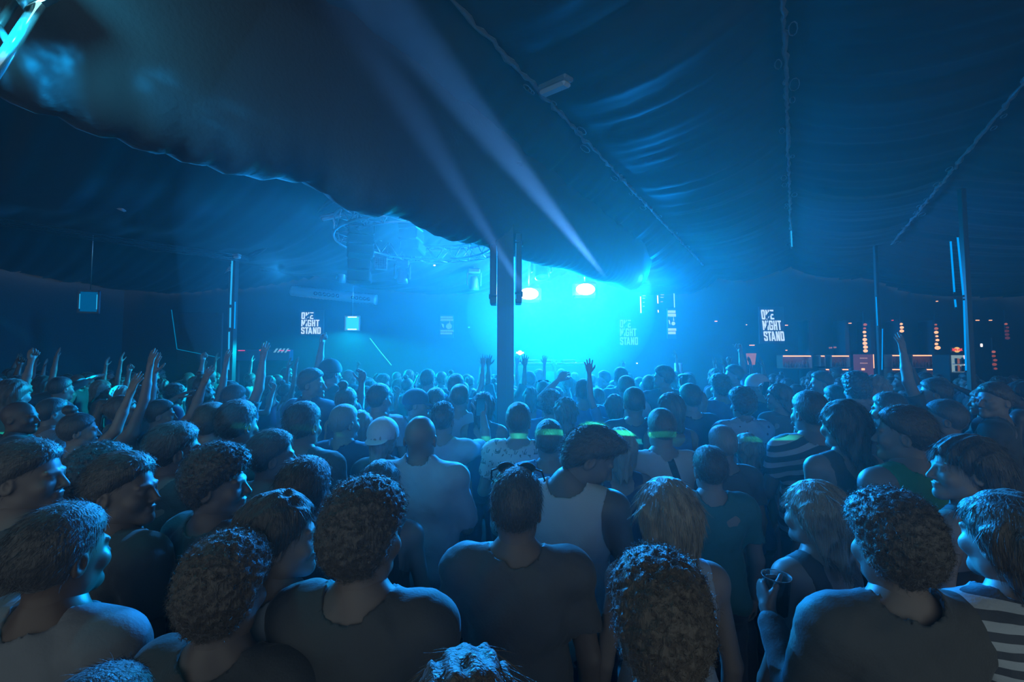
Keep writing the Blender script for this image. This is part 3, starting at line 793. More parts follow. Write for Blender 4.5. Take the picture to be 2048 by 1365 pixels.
moving_head(684, 548, 10.5, 1.0, 'small pale moving head light at the far left under the truss', M_grey, 0.5, 0.5)
moving_head(948, 560, 11.0, 1.3, 'moving head light in the haze left of the stage glow', M_grey, 0.2, 0.1)
moving_head(1083, 528, 9.8, 1.7, 'dark moving head light above the stage left of the swag', M_case, -0.3, 0.1)
# audience blinder with square cells
e = empty('cell_blinder', at(762, 508, 8.8), 0.35, 'square pale blinder with a grid of cells under the round truss', 'stage light')
b = MB(); b.bbox((0, 0, 0), (0.26, 0.14, 0.14), 0.01); b.build('housing', M_grey, e)
b = MB(); b.bbox((0, 0.0, -0.20), (0.25, 0.12, 0.25), 0.01); b.build('body_shell', mat('pale_shell', (0.4, 0.43, 0.46), 0.4), e)
b = MB()
for i in range(5):
    for j in range(5): b.bbox((-0.09 + 0.045 * i, -0.065, -0.29 + 0.045 * j), (0.036, 0.02, 0.036), 0.006)
b.build('cell_grid', M_grey, e)
for px, py, y, m, lab in ((742, 509, 8.4, M_wtube, 'tiny white indicator light on the truss left of the cell blinder'), (799, 524, 8.6, M_wtube, 'tiny pinkish indicator light under the round truss'), (869, 531, 9.5, M_wtube, 'tiny white indicator light right of the truss'), (1075, 523, 10.0, M_wtube, 'small white indicator at the swag edge above the stage'), (1186, 545, 10.0, M_wtube, 'small white indicator under the swag above the right blinder'), (866, 574, 12.5, M_green, 'tiny green light cluster in the haze left of the stage'), (938, 655, 12.5, M_green, 'tiny green light low in the haze left of the pillar'),
                       (1151, 726, 12.0, M_wtube, 'tiny pink light above the crowd under the stage glow'), (1274, 727, 12.0, M_wtube, 'tiny pink light above the crowd right of the stage')):
    b = MB(); b.lathe([(0, 0.018), (0.022, 0.010), (0.028, 0), (0.022, -0.012), (0, -0.02)], at(px, py, y), 10); tag(b.build('indicator_light', m), lab, 'small light')

# far roof frame and air duct
b = MB()
for z0, z1, y in ((530, 556, 12.2), (540, 568, 12.2)): b.tube([at(520, z0, y), at(800, z1, y)], 0.022, 6)
for k in range(12):
    u = k / 12; b.tube([at(520 + 280 * u, (530 + 26 * u), 12.2), at(520 + 280 * (u + 1 / 24), 540 + 28 * (u + 1 / 24), 12.2)], 0.012, 5)
tag(b.build('roof_frame', M_grey), 'long thin roof truss crossing the far left behind the round truss', 'truss')
e = empty('air_duct', at(640, 588, 12.9), 0, 'long dim ribbed air duct above the left projected logo', 'duct'); e.rotation_euler = (0, 0.11, 0)
b = MB(); b.tube([(-0.85 + 0.05 * k, 0, 0) for k in range(52)], [0.15 + (0.010 if k % 2 else 0) for k in range(52)], 18); b.build('ribbed_pipe', mat('duct_metal', (0.42, 0.46, 0.5), 0.4, metal=0.2), e)
for k in range(6):
    b = MB(); b.lathe([(0.055, 0), (0.055, 0.03), (0.035, 0.03), (0.035, 0)], (-0.05 + 0.13 * k, -0.15, -0.02), 14, Matrix.Rotation(PI / 2, 3, 'X')); b.build('nozzle', M_steel, e)
for k in range(5):
    b = MB(); b.lathe([(0.05, 0), (0.05, 0.03), (0.03, 0.03), (0.03, 0)], (1.05 + 0.12 * k, -0.15, -0.02), 14, Matrix.Rotation(PI / 2, 3, 'X')); b.build('nozzle', M_steel, e)

# square lantern on the left that throws a cyan skirt of light
LP = at(705, 647, 10.4); e = empty('square_lantern', LP, 0, 'square glowing cyan lantern hanging left of the stage above the crowd', 'lantern')
b = MB()
for sx in (-1, 1): b.bbox((sx * 0.17, 0, 0), (0.022, 0.06, 0.36), 0.004)
for sz in (-1, 1): b.bbox((0, 0, sz * 0.17), (0.36, 0.06, 0.022), 0.004)
b.build('frame', M_alu, e)
b = MB(); b.bbox((0, 0.02, 0), (0.31, 0.02, 0.31), 0.004); b.build('panel', emit_mat('lantern_panel', (0.04, 0.60, 0.80), 1.0), e)
for sz in (-1, 1): b = MB(); b.bbox((0, -0.02, sz * 0.145), (0.22, 0.02, 0.022), 0.008); b.build('lamp', emit_mat('lantern_lamp', (0.55, 1.0, 1.0), 2.0), e)
b = MB(); b.tube([(0, 0, 0.18), (0, 0, 1.3)], 0.008, 6); b.build('hanger', M_alu, e)
# framed lightbox on the left wall
e = empty('poster_frame', at(178, 604, 7.2), 0.35, 'small framed poster with lit sides on the dark left', 'poster'); 
b = MB()
for sx in (-1, 1): b.bbox((sx * 0.13, 0, 0), (0.03, 0.04, 0.39), 0.004)
for sz in (-1, 1): b.bbox((0, 0, sz * 0.18), (0.29, 0.04, 0.03), 0.004)
b.build('frame', mat('poster_frame', (0.1, 0.2, 0.3), 0.5), e)
b = MB(); b.box((0, 0.01, 0), (0.24, 0.01, 0.34)); b.lathe([(0, 0.0), (0.035, 0.0)], (-0.01, -0.002, 0.0), 12, Matrix.Rotation(PI / 2, 3, 'X')); b.build('print', emit_mat('poster_glow', (0.0, 0.08, 0.22), 1.0), e)
for sx in (-1, 1): b = MB(); b.bbox((sx * 0.112, -0.022, 0.0), (0.012, 0.01, 0.25), 0.003); b.build('side_light', M_tubec, e)
b = MB(); b.tube([(0, 0.03, 0.19), (0, 0.03, 1.9)], 0.006, 6); b.build('hanging_wire', M_alu, e)
# service door; light leaking round it put in as glowing tubes
e = empty('door_1', at(396, 712, 11.0), 0); e['kind'] = 'structure'
dw = at(440, 712, 11.0).x - at(350, 712, 11.0).x
z0 = at(0, 700, 11.0).z
b = MB(); b.bbox((0, 0.05, -0.2), (dw, 0.05, 2.6), 0.01); b.build('door_leaf', M_wall, e)
b = MB(); b.tube([at(343, 620, 11.0) - Vector(e.location), at(354, 699, 11.0) - Vector(e.location)], 0.010, 6); b.tube([at(355, 699, 11.0) - Vector(e.location), at(440, 716, 11.0) - Vector(e.location)], 0.010, 6); b.build('rope_or_leak_light', emit_mat('door_leak_glow', (0.0, 0.16, 0.32), 0.9), e)
b = MB(); b.tube([at(740, 677, 11.6), at(760, 703, 11.6), at(783, 731, 11.6)], 0.012, 6)
tag(b.build('rope_or_leak_light', emit_mat('cyan_rope', (0.05, 0.6, 0.8), 1.0)), 'thin slanting cyan rope light right of the square lantern', 'rope light')

# ---- lettering
G = {
 'O': [[(0, .15), (.15, 0), (.88, 0), (1.03, .15), (1.03, .34), (.69, .34), (.34, .34), (0, .34)], [(0, .34), (.34, .34), (.34, 1.71), (0, 1.71)], [(.69, .34), (1.03, .34), (1.03, 1.71), (.69, 1.71)], [(0, 1.71), (1.03, 1.71), (1.03, 1.90), (.88, 2.05), (.15, 2.05), (0, 1.90)]],
 'Nc': [[(0, 0), (.33, 0), (.60, .70), (0, 1.20)], [(.74, 0), (1.08, 0), (1.08, .35), (.74, .60)], [(.60, 1.60), (.90, 1.33), (.65, 1.80)], [(0, 1.90), (.35, 1.95), (.35, 2.04), (0, 2.04)]],
 'Ec': [[(0, 0), (1.03, 0), (1.03, .33), (.34, .33), (0, .25)], [(.36, .87), (.88, .87), (.88, 1.20), (.34, 1.20)], [(0, 1.35), (.34, .87), (.34, 1.71), (0, 1.71)], [(0, 1.71), (1.03, 1.71), (1.03, 2.04), (0, 2.04)]],
 'N': [[(0, 0), (.35, 0), (.35, 2.02), (0, 2.02)], [(.35, 0), (.35, .85), (.68, 2.02), (.74, 2.02), (.74, 1.2)], [(.74, 0), (1.08, 0), (1.08, 2.02), (.74, 2.02)]],
 'Nd': [[(0, 0), (.35, 0), (.35, 2.02), (0, 2.02)], [(.35, 0), (.35, .85), (.66, 1.72), (.76, 1.45), (.76, 1.1)], [(.76, 0), (1.10, 0), (1.10, .97), (.76, 1.45)]],
 'Ic': [[(0, 0), (.35, 0), (0, .55)], [(.35, .89), (.35, 2.02), (0, 2.02), (0, 1.52)]],
 'G': [[(0, .15), (.15, 0), (.92, 0), (1.07, .15), (1.07, .66), (.73, .66), (.73, .34), (0, .34)], [(0, .34), (.34, .34), (.34, 1.68), (0, 1.68)], [(0, 1.68), (1.07, 1.68), (1.07, 1.87), (.92, 2.02), (.15, 2.02), (0, 1.87)], [(.73, .90), (1.07, .90), (1.07, 1.68), (.73, 1.68)], [(.55, .90), (.73, .90), (.73, 1.22), (.55, 1.22)]],
 'H': [[(0, 0), (.34, 0), (.34, 2.02), (0, 2.02)], [(.65, 0), (.99, 0), (.99, 2.02), (.65, 2.02)], [(.34, .83), (.65, .83), (.65, 1.17), (.34, 1.17)]],
 'T': [[(0, 0), (1.01, 0), (1.01, .34), (0, .34)], [(.33, .34), (.68, .34), (.68, 2.02), (.33, 2.02)]],
 'S': [[(0, .15), (.15, 0), (.88, 0), (1.03, .15), (1.03, .66), (.69, .66), (.69, .34), (0, .34)], [(0, .34), (.34, .34), (.34, .72), (1.03, 1.02), (1.03, 1.36), (0, .95)], [(.69, 1.2), (1.03, 1.34), (1.03, 1.7), (.69, 1.7)], [(0, 1.36), (.34, 1.36), (.34, 1.70), (0, 1.70)], [(0, 1.70), (1.03, 1.70), (1.03, 1.87), (.88, 2.02), (.15, 2.02), (0, 1.87)]],
 'A': [[(.40, 0), (.80, 0), (1.24, 2.02), (.90, 2.02), (.60, .50), (.34, 2.02), (0, 2.02)], [(.36, 1.30), (.86, 1.30), (.92, 1.62), (.30, 1.62)]],
 'D': [[(0, 0), (.34, 0), (.34, 2.02), (0, 2.02)], [(.34, 0), (.88, 0), (1.03, .15), (1.03, .34), (.34, .34)], [(.69, .34), (1.03, .34), (1.03, 1.68), (.69, 1.68)], [(.34, 1.68), (1.03, 1.68), (1.03, 1.87), (.88, 2.02), (.34, 2.02)]],
}
LINES = [[('O', 0), ('Nc', 1.28), ('Ec', 2.60)], [('Nd', 0), ('Ic', 1.35), ('G', 1.93), ('H', 3.26), ('T', 4.46)], [('S', 0), ('T', 1.18), ('A', 2.14), ('N', 3.61), ('D', 4.93)]]
def projected_logo(px0, py0, px1, py1, y, m, label, shear=0.0, backing=True):  # projected logos, the thrown light put in as glowing letter slabs
    a, c = at(px0, py0, y), at(px1, py1, y); W, H = c.x - a.x, a.z - c.z; sx, sz = W / 5.96, H / 6.55
    e = empty('projected_logo', a, 0, label, 'sign', 'projected logos with stacked white letters')
    for li, L in enumerate(LINES):
        b = MB()
        for ch, x0 in L:
            for poly in G[ch]:
                b.prism([(((x0 + x) + 0) * sx + (li * 2.28 + yy) * sz * shear * 0.15, -(li * 2.28 + yy) * sz) for x, yy in poly], (0, 0, 0), (1, 0, 0), (0, 0, 1), (0, 0.012, 0))
        b.build('lettering', m, e)
    if backing:
        b = MB(); b.bbox((W * 0.52, 0.035, -H * 0.5), (W * 1.25, 0.03, H * 1.2), 0.005); b.build('board', M_steel, e)
projected_logo(603, 625, 641, 668, 13.2, M_white, 'white stacked projected logo reading ONE NIGHT STAND on the far left')
projected_logo(1522, 620, 1564, 682, 12.6, M_white, 'larger white stacked projected logo reading ONE NIGHT STAND left of the bar', 0.6)
projected_logo(1240, 640, 1276, 690, 12.0, emit_mat('dim_lettering', (0.25, 0.75, 0.9), 0.5), 'faint stacked projected logo reading ONE NIGHT STAND washed out beside the stage', 0, False)

# tall banners either side of the stage, with bars of small lettering
def banner(px0, px1, py0, py1, y, label, m):
    a, c = at(px0, py0, y), at(px1, py1, y); W, H = c.x - a.x, a.z - c.z
    e = empty('stage_banner', a, 0, label, 'banner', 'tall banners beside the stage')
    b = MB(); b.bbox((W / 2, 0.03, -H / 2), (W * 1.15, 0.03, H * 1.1), 0.004); b.build('cloth', M_steel, e)
    rr = random.Random(5)
    for (u0, u1) in ((0.02, 0.12), (0.14, 0.25), (0.67, 0.77), (0.79, 0.89)):
        b = MB(); x = 0
        while x < W * 0.97:
            w = W * rr.uniform(0.05, 0.11); b.box((x + w / 2, 0.005, -H * (u0 + u1) / 2), (w * 0.8, 0.01, H * (u1 - u0) * 0.95)); x += w
        b.build('lettering', m, e)
    b = MB(); b.lathe([(0, 0), (W * 0.24, 0), (W * 0.24, 0.01), (0, 0.01)], (W * 0.70, 0.01, -H * 0.50), 16, Matrix.Rotation(PI / 2, 3, 'X')); b.prism([(0, 0), (W * 0.2, -0.03), (W * 0.22, -0.14), (W * 0.08, -0.10)], (W * 0.08, 0, -H * 0.36), (1, 0, 0), (0, 0, 1), (0, 0.01, 0)); b.prism([(0, 0), (W * 0.12, 0), (W * 0.05, 0.12)], (W * 0.7, 0, -H * 0.40), (1, 0, 0), (0, 0, 1), (0, 0.01, 0)); b.build('emblem', m, e)
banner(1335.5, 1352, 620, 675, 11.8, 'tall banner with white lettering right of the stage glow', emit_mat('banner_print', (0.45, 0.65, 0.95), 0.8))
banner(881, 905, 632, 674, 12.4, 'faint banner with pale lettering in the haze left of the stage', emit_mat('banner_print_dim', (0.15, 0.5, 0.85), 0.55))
# menu lights: three tubes, their horizontal glimmers put in as glowing bars
for px, py0, py1, lab in ((1281, 592, 628, 'longest warm white tube right of the stage'), (1315, 590, 609, 'shorter warm white tube between the two stage-side tubes'), (1316, 619, 627, 'stub of warm white tube below the shorter stage-side tube'), (1348, 586, 617, 'thin pale tube above the lettered banner')):
    tube_light(px, py0, px + 1, py1, 11.9, M_wtube if px < 1340 else emit_mat('pale_tube', (0.45, 0.75, 1.0), 0.9), lab, 0.016 if px < 1340 else 0.012)
for i, (px, py, w) in enumerate(((1285, 592, 6), (1285, 597, 5), (1286, 605, 3), (1286, 613, 3), (1321, 590, 7), (1321, 595, 6), (1321, 604, 5))):
    a = at(px, py, 11.9); b = MB(); b.bbox(a + Vector((w * 0.007, 0, 0)), (w * 0.0135, 0.01, 0.016), 0.003)
    tag(b.build('tube_glimmer', emit_mat('pink_glint', (0.9, 0.6, 0.85), 0.6)), 'small pinkish glimmer beside the warm tubes, put in as a glowing bar', 'small light', 'glints beside the stage-side tubes')
# white drum column right of the stage
b = MB(); c = at(1357, 757, 10.5); r = 0.09; b.lathe([(0, c.z + 0.37), (r, c.z + 0.365), (r, 0.0), (0, 0.0)], (c.x, c.y, 0), 20); tag(b.build('pale_post', mat('pale_paint', (0.55, 0.6, 0.65), 0.5)), 'short pale round post lit from the stage, right of the banner', 'post')

# ---- stage
S0, S1 = at(960, 745, 10.2), at(1300, 745, 10.2)
e = empty('stage', ((S0.x + S1.x) / 2, 11.2, 0), 0, 'low dark stage platform behind the crowd under the glow', 'stage')
b = MB(); b.bbox((0, 0, 0.5), (4.6, 2.2, 1.0), 0.02); b.build('deck', M_black, e)
b = MB(); b.bbox((0, -1.11, 0.5), (4.6, 0.02, 0.96), 0.01); b.build('skirt', M_drape, e)
e = empty('dj_booth', (at(1100, 745, 10.8).x, 10.8, 1.0), 0, 'dark DJ booth on the stage in front of the cyan screen', 'booth')
b = MB(); b.bbox((0, 0, 0.45), (1.7, 0.5, 0.9), 0.03); b.build('front_panel', M_black, e)
b = MB(); b.bbox((0, 0.05, 0.92), (1.8, 0.7, 0.04), 0.01); b.build('table_top', M_case, e)
for q in (-0.45, 0.0, 0.45): b = MB(); b.bbox((q, 0.05, 0.975), (0.34, 0.36, 0.07), 0.01); b.lathe([(0, .012), (.12, .012), (.12, 0)], (q, .05, 1.01), 16); b.build('player', M_case, e)
b = MB(); b.bbox((-0.05, -0.255, 0.55), (0.5, 0.01, 0.35), 0.005); b.build('front_screen', emit_mat('booth_screen', (0.0, 0.5, 0.6), 0.5), e)

# emblem of two charging shapes in front of a disc
def emblem(px, py, y, w, m1, m2, label, rz=0):
    e = empty('emblem_sign', at(px, py, y), rz, label, 'sign', 'lit emblem signs')
    b = MB(); b.lathe([(0, 0), (w * 0.27, 0), (w * 0.27, 0.02), (0, 0.02)], (0, 0.02, 0), 22, Matrix.Rotation(PI / 2, 3, 'X')); b.build('disc', m2, e)
    for s in (-1, 1):
        if s == 1 and w > 0.3 and rz: pass
        poly = [(0.02, -0.02), (0.10, 0.10), (0.22, 0.13), (0.32, 0.08), (0.47, 0.14), (0.42, 0.02), (0.50, -0.10), (0.38, -0.06), (0.28, -0.16), (0.26, -0.05), (0.14, -0.06), (0.12, -0.16)]
        b = MB(); b.prism([(s * x * w, z * w) for x, z in (poly if s > 0 else poly[::-1])], (0, -0.005, 0), (1, 0, 0), (0, 0, 1), (0, 0.02, 0)); b.build('bull_shape', m1, e)
    b = MB(); b.box((0, 0.045, 0), (w * 0.9, 0.02, w * 0.5)); b.build('board', M_black, e)
emblem(1040, 706, 11.0, 0.22, M_wtube, emit_mat('emblem_white', (1, 0.8, 0.7), 1.6), 'small glowing emblem sign just right of the pillar above the crowd')
emblem(1915, 700, 9.5, 0.22, M_red, M_yellow, 'red and yellow emblem sign on top of the bar fridge')
emblem(523, 701, 11.8, 0.12, M_red, M_yellow, 'small red and yellow emblem sign over the left bar')

# ---- bar on the right
YS = 12.7
def shelf_unit(px0, px1, py, h, label, nb, strip=True):
    a, c = at(px0, py, YS), at(px1, py, YS); W = c.x - a.x
    e = empty('bar_shelf', (a.x + W / 2, YS + 0.14, a.z), 0, label, 'shelf', 'lit shelves behind the bar')
    b = MB(); b.bbox((0, 0.13, -h / 2), (W, 0.02, h), 0.003)
    for q in (-1, 1): b.bbox((q * (W / 2 + 0.01), 0, -h / 2), (0.02, 0.28, h), 0.003)
    b.bbox((0, 0, 0.015), (W + 0.04, 0.28, 0.02), 0.003); b.bbox((0, 0, -h), (W + 0.04, 0.28, 0.02), 0.003); b.build('case', mat('shelf_wood', (0.30, 0.18, 0.13), 0.5), e)
    b = MB(); b.bbox((0, -0.12, -0.010), (W * 0.985, 0.02, 0.03), 0.006); b.build('light_strip', M_warm, e)
    for k in range(nb):
        x = a.x + W * (k + 0.5) / nb + random.uniform(-.01, .01); hh = random.uniform(0.17, 0.24)
        b = MB(); b.lathe([(0, 0), (0.034, 0.0), (0.036, hh * 0.55), (0.015, hh * 0.75), (0.013, hh), (0, hh)], (0, 0, 0), 12)
        o = b.build('bottle', M_glass, None, (x, YS + 0.14, a.z - h + 0.011)); tag(o, 'dark bottle standing on a lit shelf behind the bar', 'bottle', 'bottles on the lit bar shelves')
shelf_unit(1566, 1623, 712, 0.36, 'widest lit bar shelf, furthest to the left', 8)
shelf_unit(1642, 1650, 712, 0.30, 'narrow lit bar shelf between the two wide upper left ones', 1)
shelf_unit(1664, 1699, 712, 0.33, 'upper lit bar shelf left of the menu board', 5)
shelf_unit(1785, 1808, 711, 0.36, 'upper short lit bar shelf right of the thin column', 3)
shelf_unit(1826, 1877, 711, 0.36, 'upper wide lit bar shelf left of the fridge', 7)
shelf_unit(1652, 1659, 739, 0.24, 'narrowest lower lit bar shelf under the left shelves', 1)
shelf_unit(1664, 1674, 739, 0.26, 'short lower lit bar shelf below the shelf left of the menu board', 1)
shelf_unit(1685, 1699, 739, 0.26, 'short lower lit bar shelf nearest the menu board', 2)
shelf_unit(1785, 1807, 739, 0.30, 'lower lit bar shelf right of the thin column', 3)
shelf_unit(1854, 1877, 739, 0.30, 'lower lit bar shelf left of the fridge', 3)
e = empty('menu_board', at(1728, 730, YS - 0.1), 0, 'dim pinkish menu board between the bar shelves', 'board')
b = MB(); b.bbox((0, 0.02, 0), (0.57, 0.02, 0.60), 0.004); b.build('panel', emit_mat('menu_glow', (0.10, 0.04, 0.07), 0.8), e)
b = MB(); rr = random.Random(3)
for z in (0.19, 0.045):
    for k in range(5): b.box((-0.09 + 0.045 * k, 0.005, z), (0.034, 0.006, 0.03))
b.build('lettering', emit_mat('menu_text', (0.7, 0.35, 0.28), 0.6), e)
b = MB(); b.bbox((-0.03, 0.0, -0.13), (0.09, 0.02, 0.06), 0.004); b.build('till_screen', M_amber, e)
b = MB(); b.bbox((0.285, 0, 0.1), (0.012, 0.02, 0.4), 0.003); b.build('edge_light', M_warm, e)
# back-bar uprights and counter
b = MB(); a, c = at(1560, 780, 11.9), at(1890, 780, 11.9); b.bbox(((a.x + c.x) / 2, 11.9, 0.55), (c.x - a.x, 0.6, 1.1), 0.01); o = b.build('bar_counter', M_case); tag(o, 'dark bar counter below the lit shelves on the right', 'bar')
for k, px in enumerate((1632, 1706, 1758, 1816, 1886)):
    c = at(px, 700, YS); b = MB(); b.bbox((c.x, 13.15, 1.6), (0.12, 0.5, 3.2), 0.01); tag(b.build('bar_upright', M_wall), 'dark upright post of the back bar dividing the lit shelves', 'post', 'uprights of the back bar')
# grazing sconce light on the wall, put in as strings of glowing lumps
def wall_sparkle(px, py0, py1, y, n, m, label, foot=True):
    a, c = at(px, py0, y), at(px, py1, y); H = a.z - c.z; rr = random.Random(px)
    e = empty('wall_sparkle', a, 0, label, 'lamp', 'warm wall-light sparkles above the bar')
    b = MB(); b.tube([(0, 0.05, 0.35), (0, 0.05, -H)], 0.01, 6); b.build('rod', M_steel, e)
    for k in range(n):
        z = -H * (k + 0.5) / n; r = rr.uniform(0.035, 0.062) * (0.75 + 0.4 * k / n); b = MB()
        b.lathe([(0, r * 0.9), (r * 0.7, r * 0.6), (r, 0), (r * 0.75, -r * 0.55), (0, -r * 0.85)], (rr.uniform(-.02, .02), 0, z), 9); b.build('glow_lump', m if k >= n // 3 or n < 4 else emit_mat('dim_sparkle', (0.9, 0.22, 0.12), 0.45), e)
wall_sparkle(1729, 646, 706, 12.4, 8, M_amber, 'long warm wall-light sparkle of glowing lumps above the menu board')
wall_sparkle(1803, 645, 666, 12.4, 3, M_amber, 'short warm wall-light sparkle of glowing lumps in the middle above the bar')
wall_sparkle(1872, 646, 700, 12.4, 7, M_amber, 'long warm wall-light sparkle of glowing lumps right of the short one above the bar')
wall_sparkle(2013, 645, 680, 12.4, 5, emit_mat('very_dim_sparkle', (0.25, 0.06, 0.06), 0.35), 'barely glowing wall-light sparkle at the far right above the bar')
wall_sparkle(1988, 700, 742, 12.4, 5, emit_mat('very_dim_sparkle2', (0.6, 0.12, 0.05), 0.4), 'faint red wall-light sparkle low at the far right')
for i, (px, py, w) in enumerate(((1432, 643, 5), (1573, 651, 5), (1700, 647, 5), (1785, 641, 3), (1955, 641, 6), (1981, 641, 5), (1573, 701, 3), (1874, 603, 3), (1493, 650, 2), (1504, 691, 10))):
    names = ['downlight right of the stage haze', 'downlight right of the larger projected logo', 'downlight between the projected logo and the wall sparkles', 'red downlight left of the short wall sparkle', 'brighter downlight right of the tube light pair', 'second downlight right of the tube light pair', 'downlight close above the widest bar shelf', 'highest faint downlight above the bar', 'faintest downlight left of the larger projected logo', 'warm ceiling strip above the cone lamp']
    b = MB(); b.bbox(at(px, py, 12.5), (w * 0.0144, 0.05, 0.022), 0.008); tag(b.build('downlight', M_amber if i != 3 else M_red), 'tiny warm ' + names[i], 'small light')
for px, lab in ((1665, 'pair of dim pinkish wall glints above the shelf left of the menu board'),):
    b = MB(); 
    for q in (-0.08, -0.03, 0.05, 0.09): b.lathe([(0, .03), (.026, 0), (0, -.03)], at(px, 696, 12.4) + Vector((q, 0, 0.01 * (q > 0))), 8)
    tag(b.build('wall_light', emit_mat('dusky_pink', (0.5, 0.18, 0.16), 0.6)), lab, 'small light')
# cone lamp
e = empty('cone_lamp', at(1504, 730, 12.2), 0, 'warm cone-shaped lamp glowing above the crowd left of the bar', 'lamp')
b = MB(); b.lathe([(0.0, 0.10), (0.02, 0.09), (0.045, 0.02), (0.05, 0.0), (0.0, 0.0)], (0, 0, 0.0), 16); b.build('flame_glass', emit_mat('lamp_flame', (1.0, 0.45, 0.2), 2.2), e)
b = MB(); b.lathe([(0.13, 0.32), (0.09, 0.0)], (0, 0.03, 0.0), 18); b.build('shade', emit_mat('shade_glow', (0.8, 0.30, 0.18), 0.35), e)  # lamplight through the shade put in as its own emission
b = MB(); b.tube([(0, 0, 0), (0, 0, -1.2)], 0.02, 8); b.build('stem', M_steel, e)
# fridge
fa, fc = at(1905, 711, 9.4), at(1931, 745, 9.4); W, H = fc.x - fa.x, fa.z - fc.z
e = empty('bar_fridge', (fa.x + W / 2, 9.4, 0), 0, 'small glass-fronted bar fridge with lit drinks under the red emblem', 'fridge')
b = MB(); zt2 = fa.z; b.bbox((0, 0.24, zt2 / 2), (W + 0.06, 0.4, zt2 + 0.04), 0.01); b.build('cabinet', M_black, e)
b = MB(); b.box((0, 0.02, zt2 - H / 2), (W, 0.02, H)); b.build('lit_interior', emit_mat('fridge_white', (0.35, 0.5, 0.5), 0.6), e)
b = MB(); b.bbox((W / 2 - 0.005, 0.0, zt2 - H / 2), (0.02, 0.03, H), 0.003); b.build('light_strip', emit_mat('fridge_edge', (1.0, 0.75, 0.85), 1.1), e)
rr = random.Random(9)
for r_ in range(2):
    b = MB(); b.box((0, -0.02, zt2 - H * (0.52 + 0.44 * r_)), (W, 0.08, 0.012)); b.build('wire_shelf', M_alu, e)
    for k in range(5):
        x = fa.x + 0.02 + W * (k + 0.5) / 5.6; hh = rr.uniform(0.10, 0.14)
        b = MB(); b.lathe([(0, 0), (0.021, 0.002), (0.022, hh * 0.9), (0.017, hh), (0, hh)], (0, 0, 0), 12)
        tag(b.build('drink_can', [M_black, emit_mat('can_back', (.8, .25, .08), .3), M_grey, M_case, M_black][k], None, (x, 9.375, zt2 - H * (0.52 + 0.44 * r_) + 0.007)), 'small drink can inside the lit bar fridge', 'can', 'cans in the bar fridge')
b = MB(); b.bbox(at(1963, 691, 11.5), (0.06, 0.03, 0.09), 0.02); tag(b.build('exit_lamp', M_wtube), 'small bright red and green rimmed lamp right of the fridge', 'small light')

# ---- bar on the far left
e = empty('bar_canopy', at(523, 707, 11.9), 0, 'low dark bar canopy with pink light strips at the far left', 'bar')
b = MB(); b.bbox((0, 0.1, -0.05), (1.55, 0.2, 0.30), 0.01); b.build('fascia', mat('fascia_blue', (0.10, 0.12, 0.25), 0.5), e)
for x0, x1 in ((-0.64, -0.45), (0.48, 0.62), (0.70, 0.79)): b = MB(); b.bbox(((x0 + x1) / 2, -0.012, 0.075), (x1 - x0, 0.02, 0.018), 0.004); b.build('light_strip', M_pink, e)
b = MB()
for k in range(4):
    x = 0.33 + 0.10 * k; b.prism([(x, 0.02), (x + 0.05, 0.02), (x + 0.13, 0.13), (x + 0.08, 0.13)], (0, -0.018, 0), (1, 0, 0), (0, 0, 1), (0, 0.012, 0))
b.build('hatch_stripes', emit_mat('hatch', (0.2, 0.55, 0.75), 0.6), e)
b = MB()
for q in (-0.7, 0.7): b.bbox((q, 0.1, -1.2), (0.08, 0.08, 2.1), 0.01)
b.build('post', M_steel, e)
e = empty('exit_sign', at(530, 687, 11.9), 0, 'dim exit sign with a green dot over the left bar', 'sign')
b = MB(); b.bbox((0, 0, 0), (0.18, 0.03, 0.05), 0.005); b.build('case', mat('exit_case', (0.03, 0.10, 0.12), 0.5), e); b = MB(); b.bbox((0, -0.018, 0), (0.03, 0.01, 0.03), 0.005); b.build('green_light', M_green, e)

# ---- the two stage blinders and the cyan screen
def blinder(px, py, y, label):
    e = empty('stage_blinder', at(px, py, y), 0, label, 'stage light', 'bright oval blinders above the stage')
    b = MB(); b.bbox((0, 0.12, 0), (0.62, 0.2, 0.40), 0.06); b.build('housing', M_case, e)
    b = MB(); n = 28; vs = [(0.235 * math.cos(2 * PI * k / n), 0.0, 0.145 * math.sin(2 * PI * k / n)) for k in range(n)]; vs2 = [(x * 0.9, -0.02, z * 0.9) for x, _, z in vs]
    b.add(vs + vs2, [tuple(range(n, 2 * n))] + [(k, (k + 1) % n, n + (k + 1) % n, n + k) for k in range(n)]); b.build('lamp_face', M_blind, e)
    b = MB(); b.tube([(0, 0.12, 0.2), (0, 0.12, 0.9)], 0.02, 8); b.build('hanger', M_alu, e)
blinder(1058, 588, 10.6, 'bright white oval blinder just right of the pillar'); blinder(1171, 579, 10.6, 'bright white oval blinder on the right above the stage')
# ---- near fixture in the top left corner
e = empty('spotlight_rig', at(46, -6, 1.45), 0, 'dazzling cyan spotlight rig in the top left corner', 'stage light')
c0 = Vector(e.location)
R = (Matrix.Rotation(-0.5, 3, 'Y') @ Matrix.Rotation(0.7, 3, 'X')) * 0.55
b = MB(); b.lathe([(0, 0.17), (0.07, 0.16), (0.11, 0.08), (0.115, -0.06), (0.125, -0.12), (0.105, -0.12), (0, -0.10)], (0, 0, 0.06), 24, R); b.build('head', M_alu, e)
b = MB(); b.lathe([(0, -0.105), (0.102, -0.11)], (0, 0, 0.06), 24, R); b.build('lens', emit_mat('rig_lens', (0.35, 0.95, 1.0), 3.0), e)
b = MB()
a1 = at(-40, 190, 1.4) - c0; a2 = at(78, 8, 1.5) - c0
b.tube([a1, a2], 0.018, 14); b.build('acrylic_arm', mat('polished_arm', (0.75, 0.85, 0.9), 0.12, metal=0.85), e)
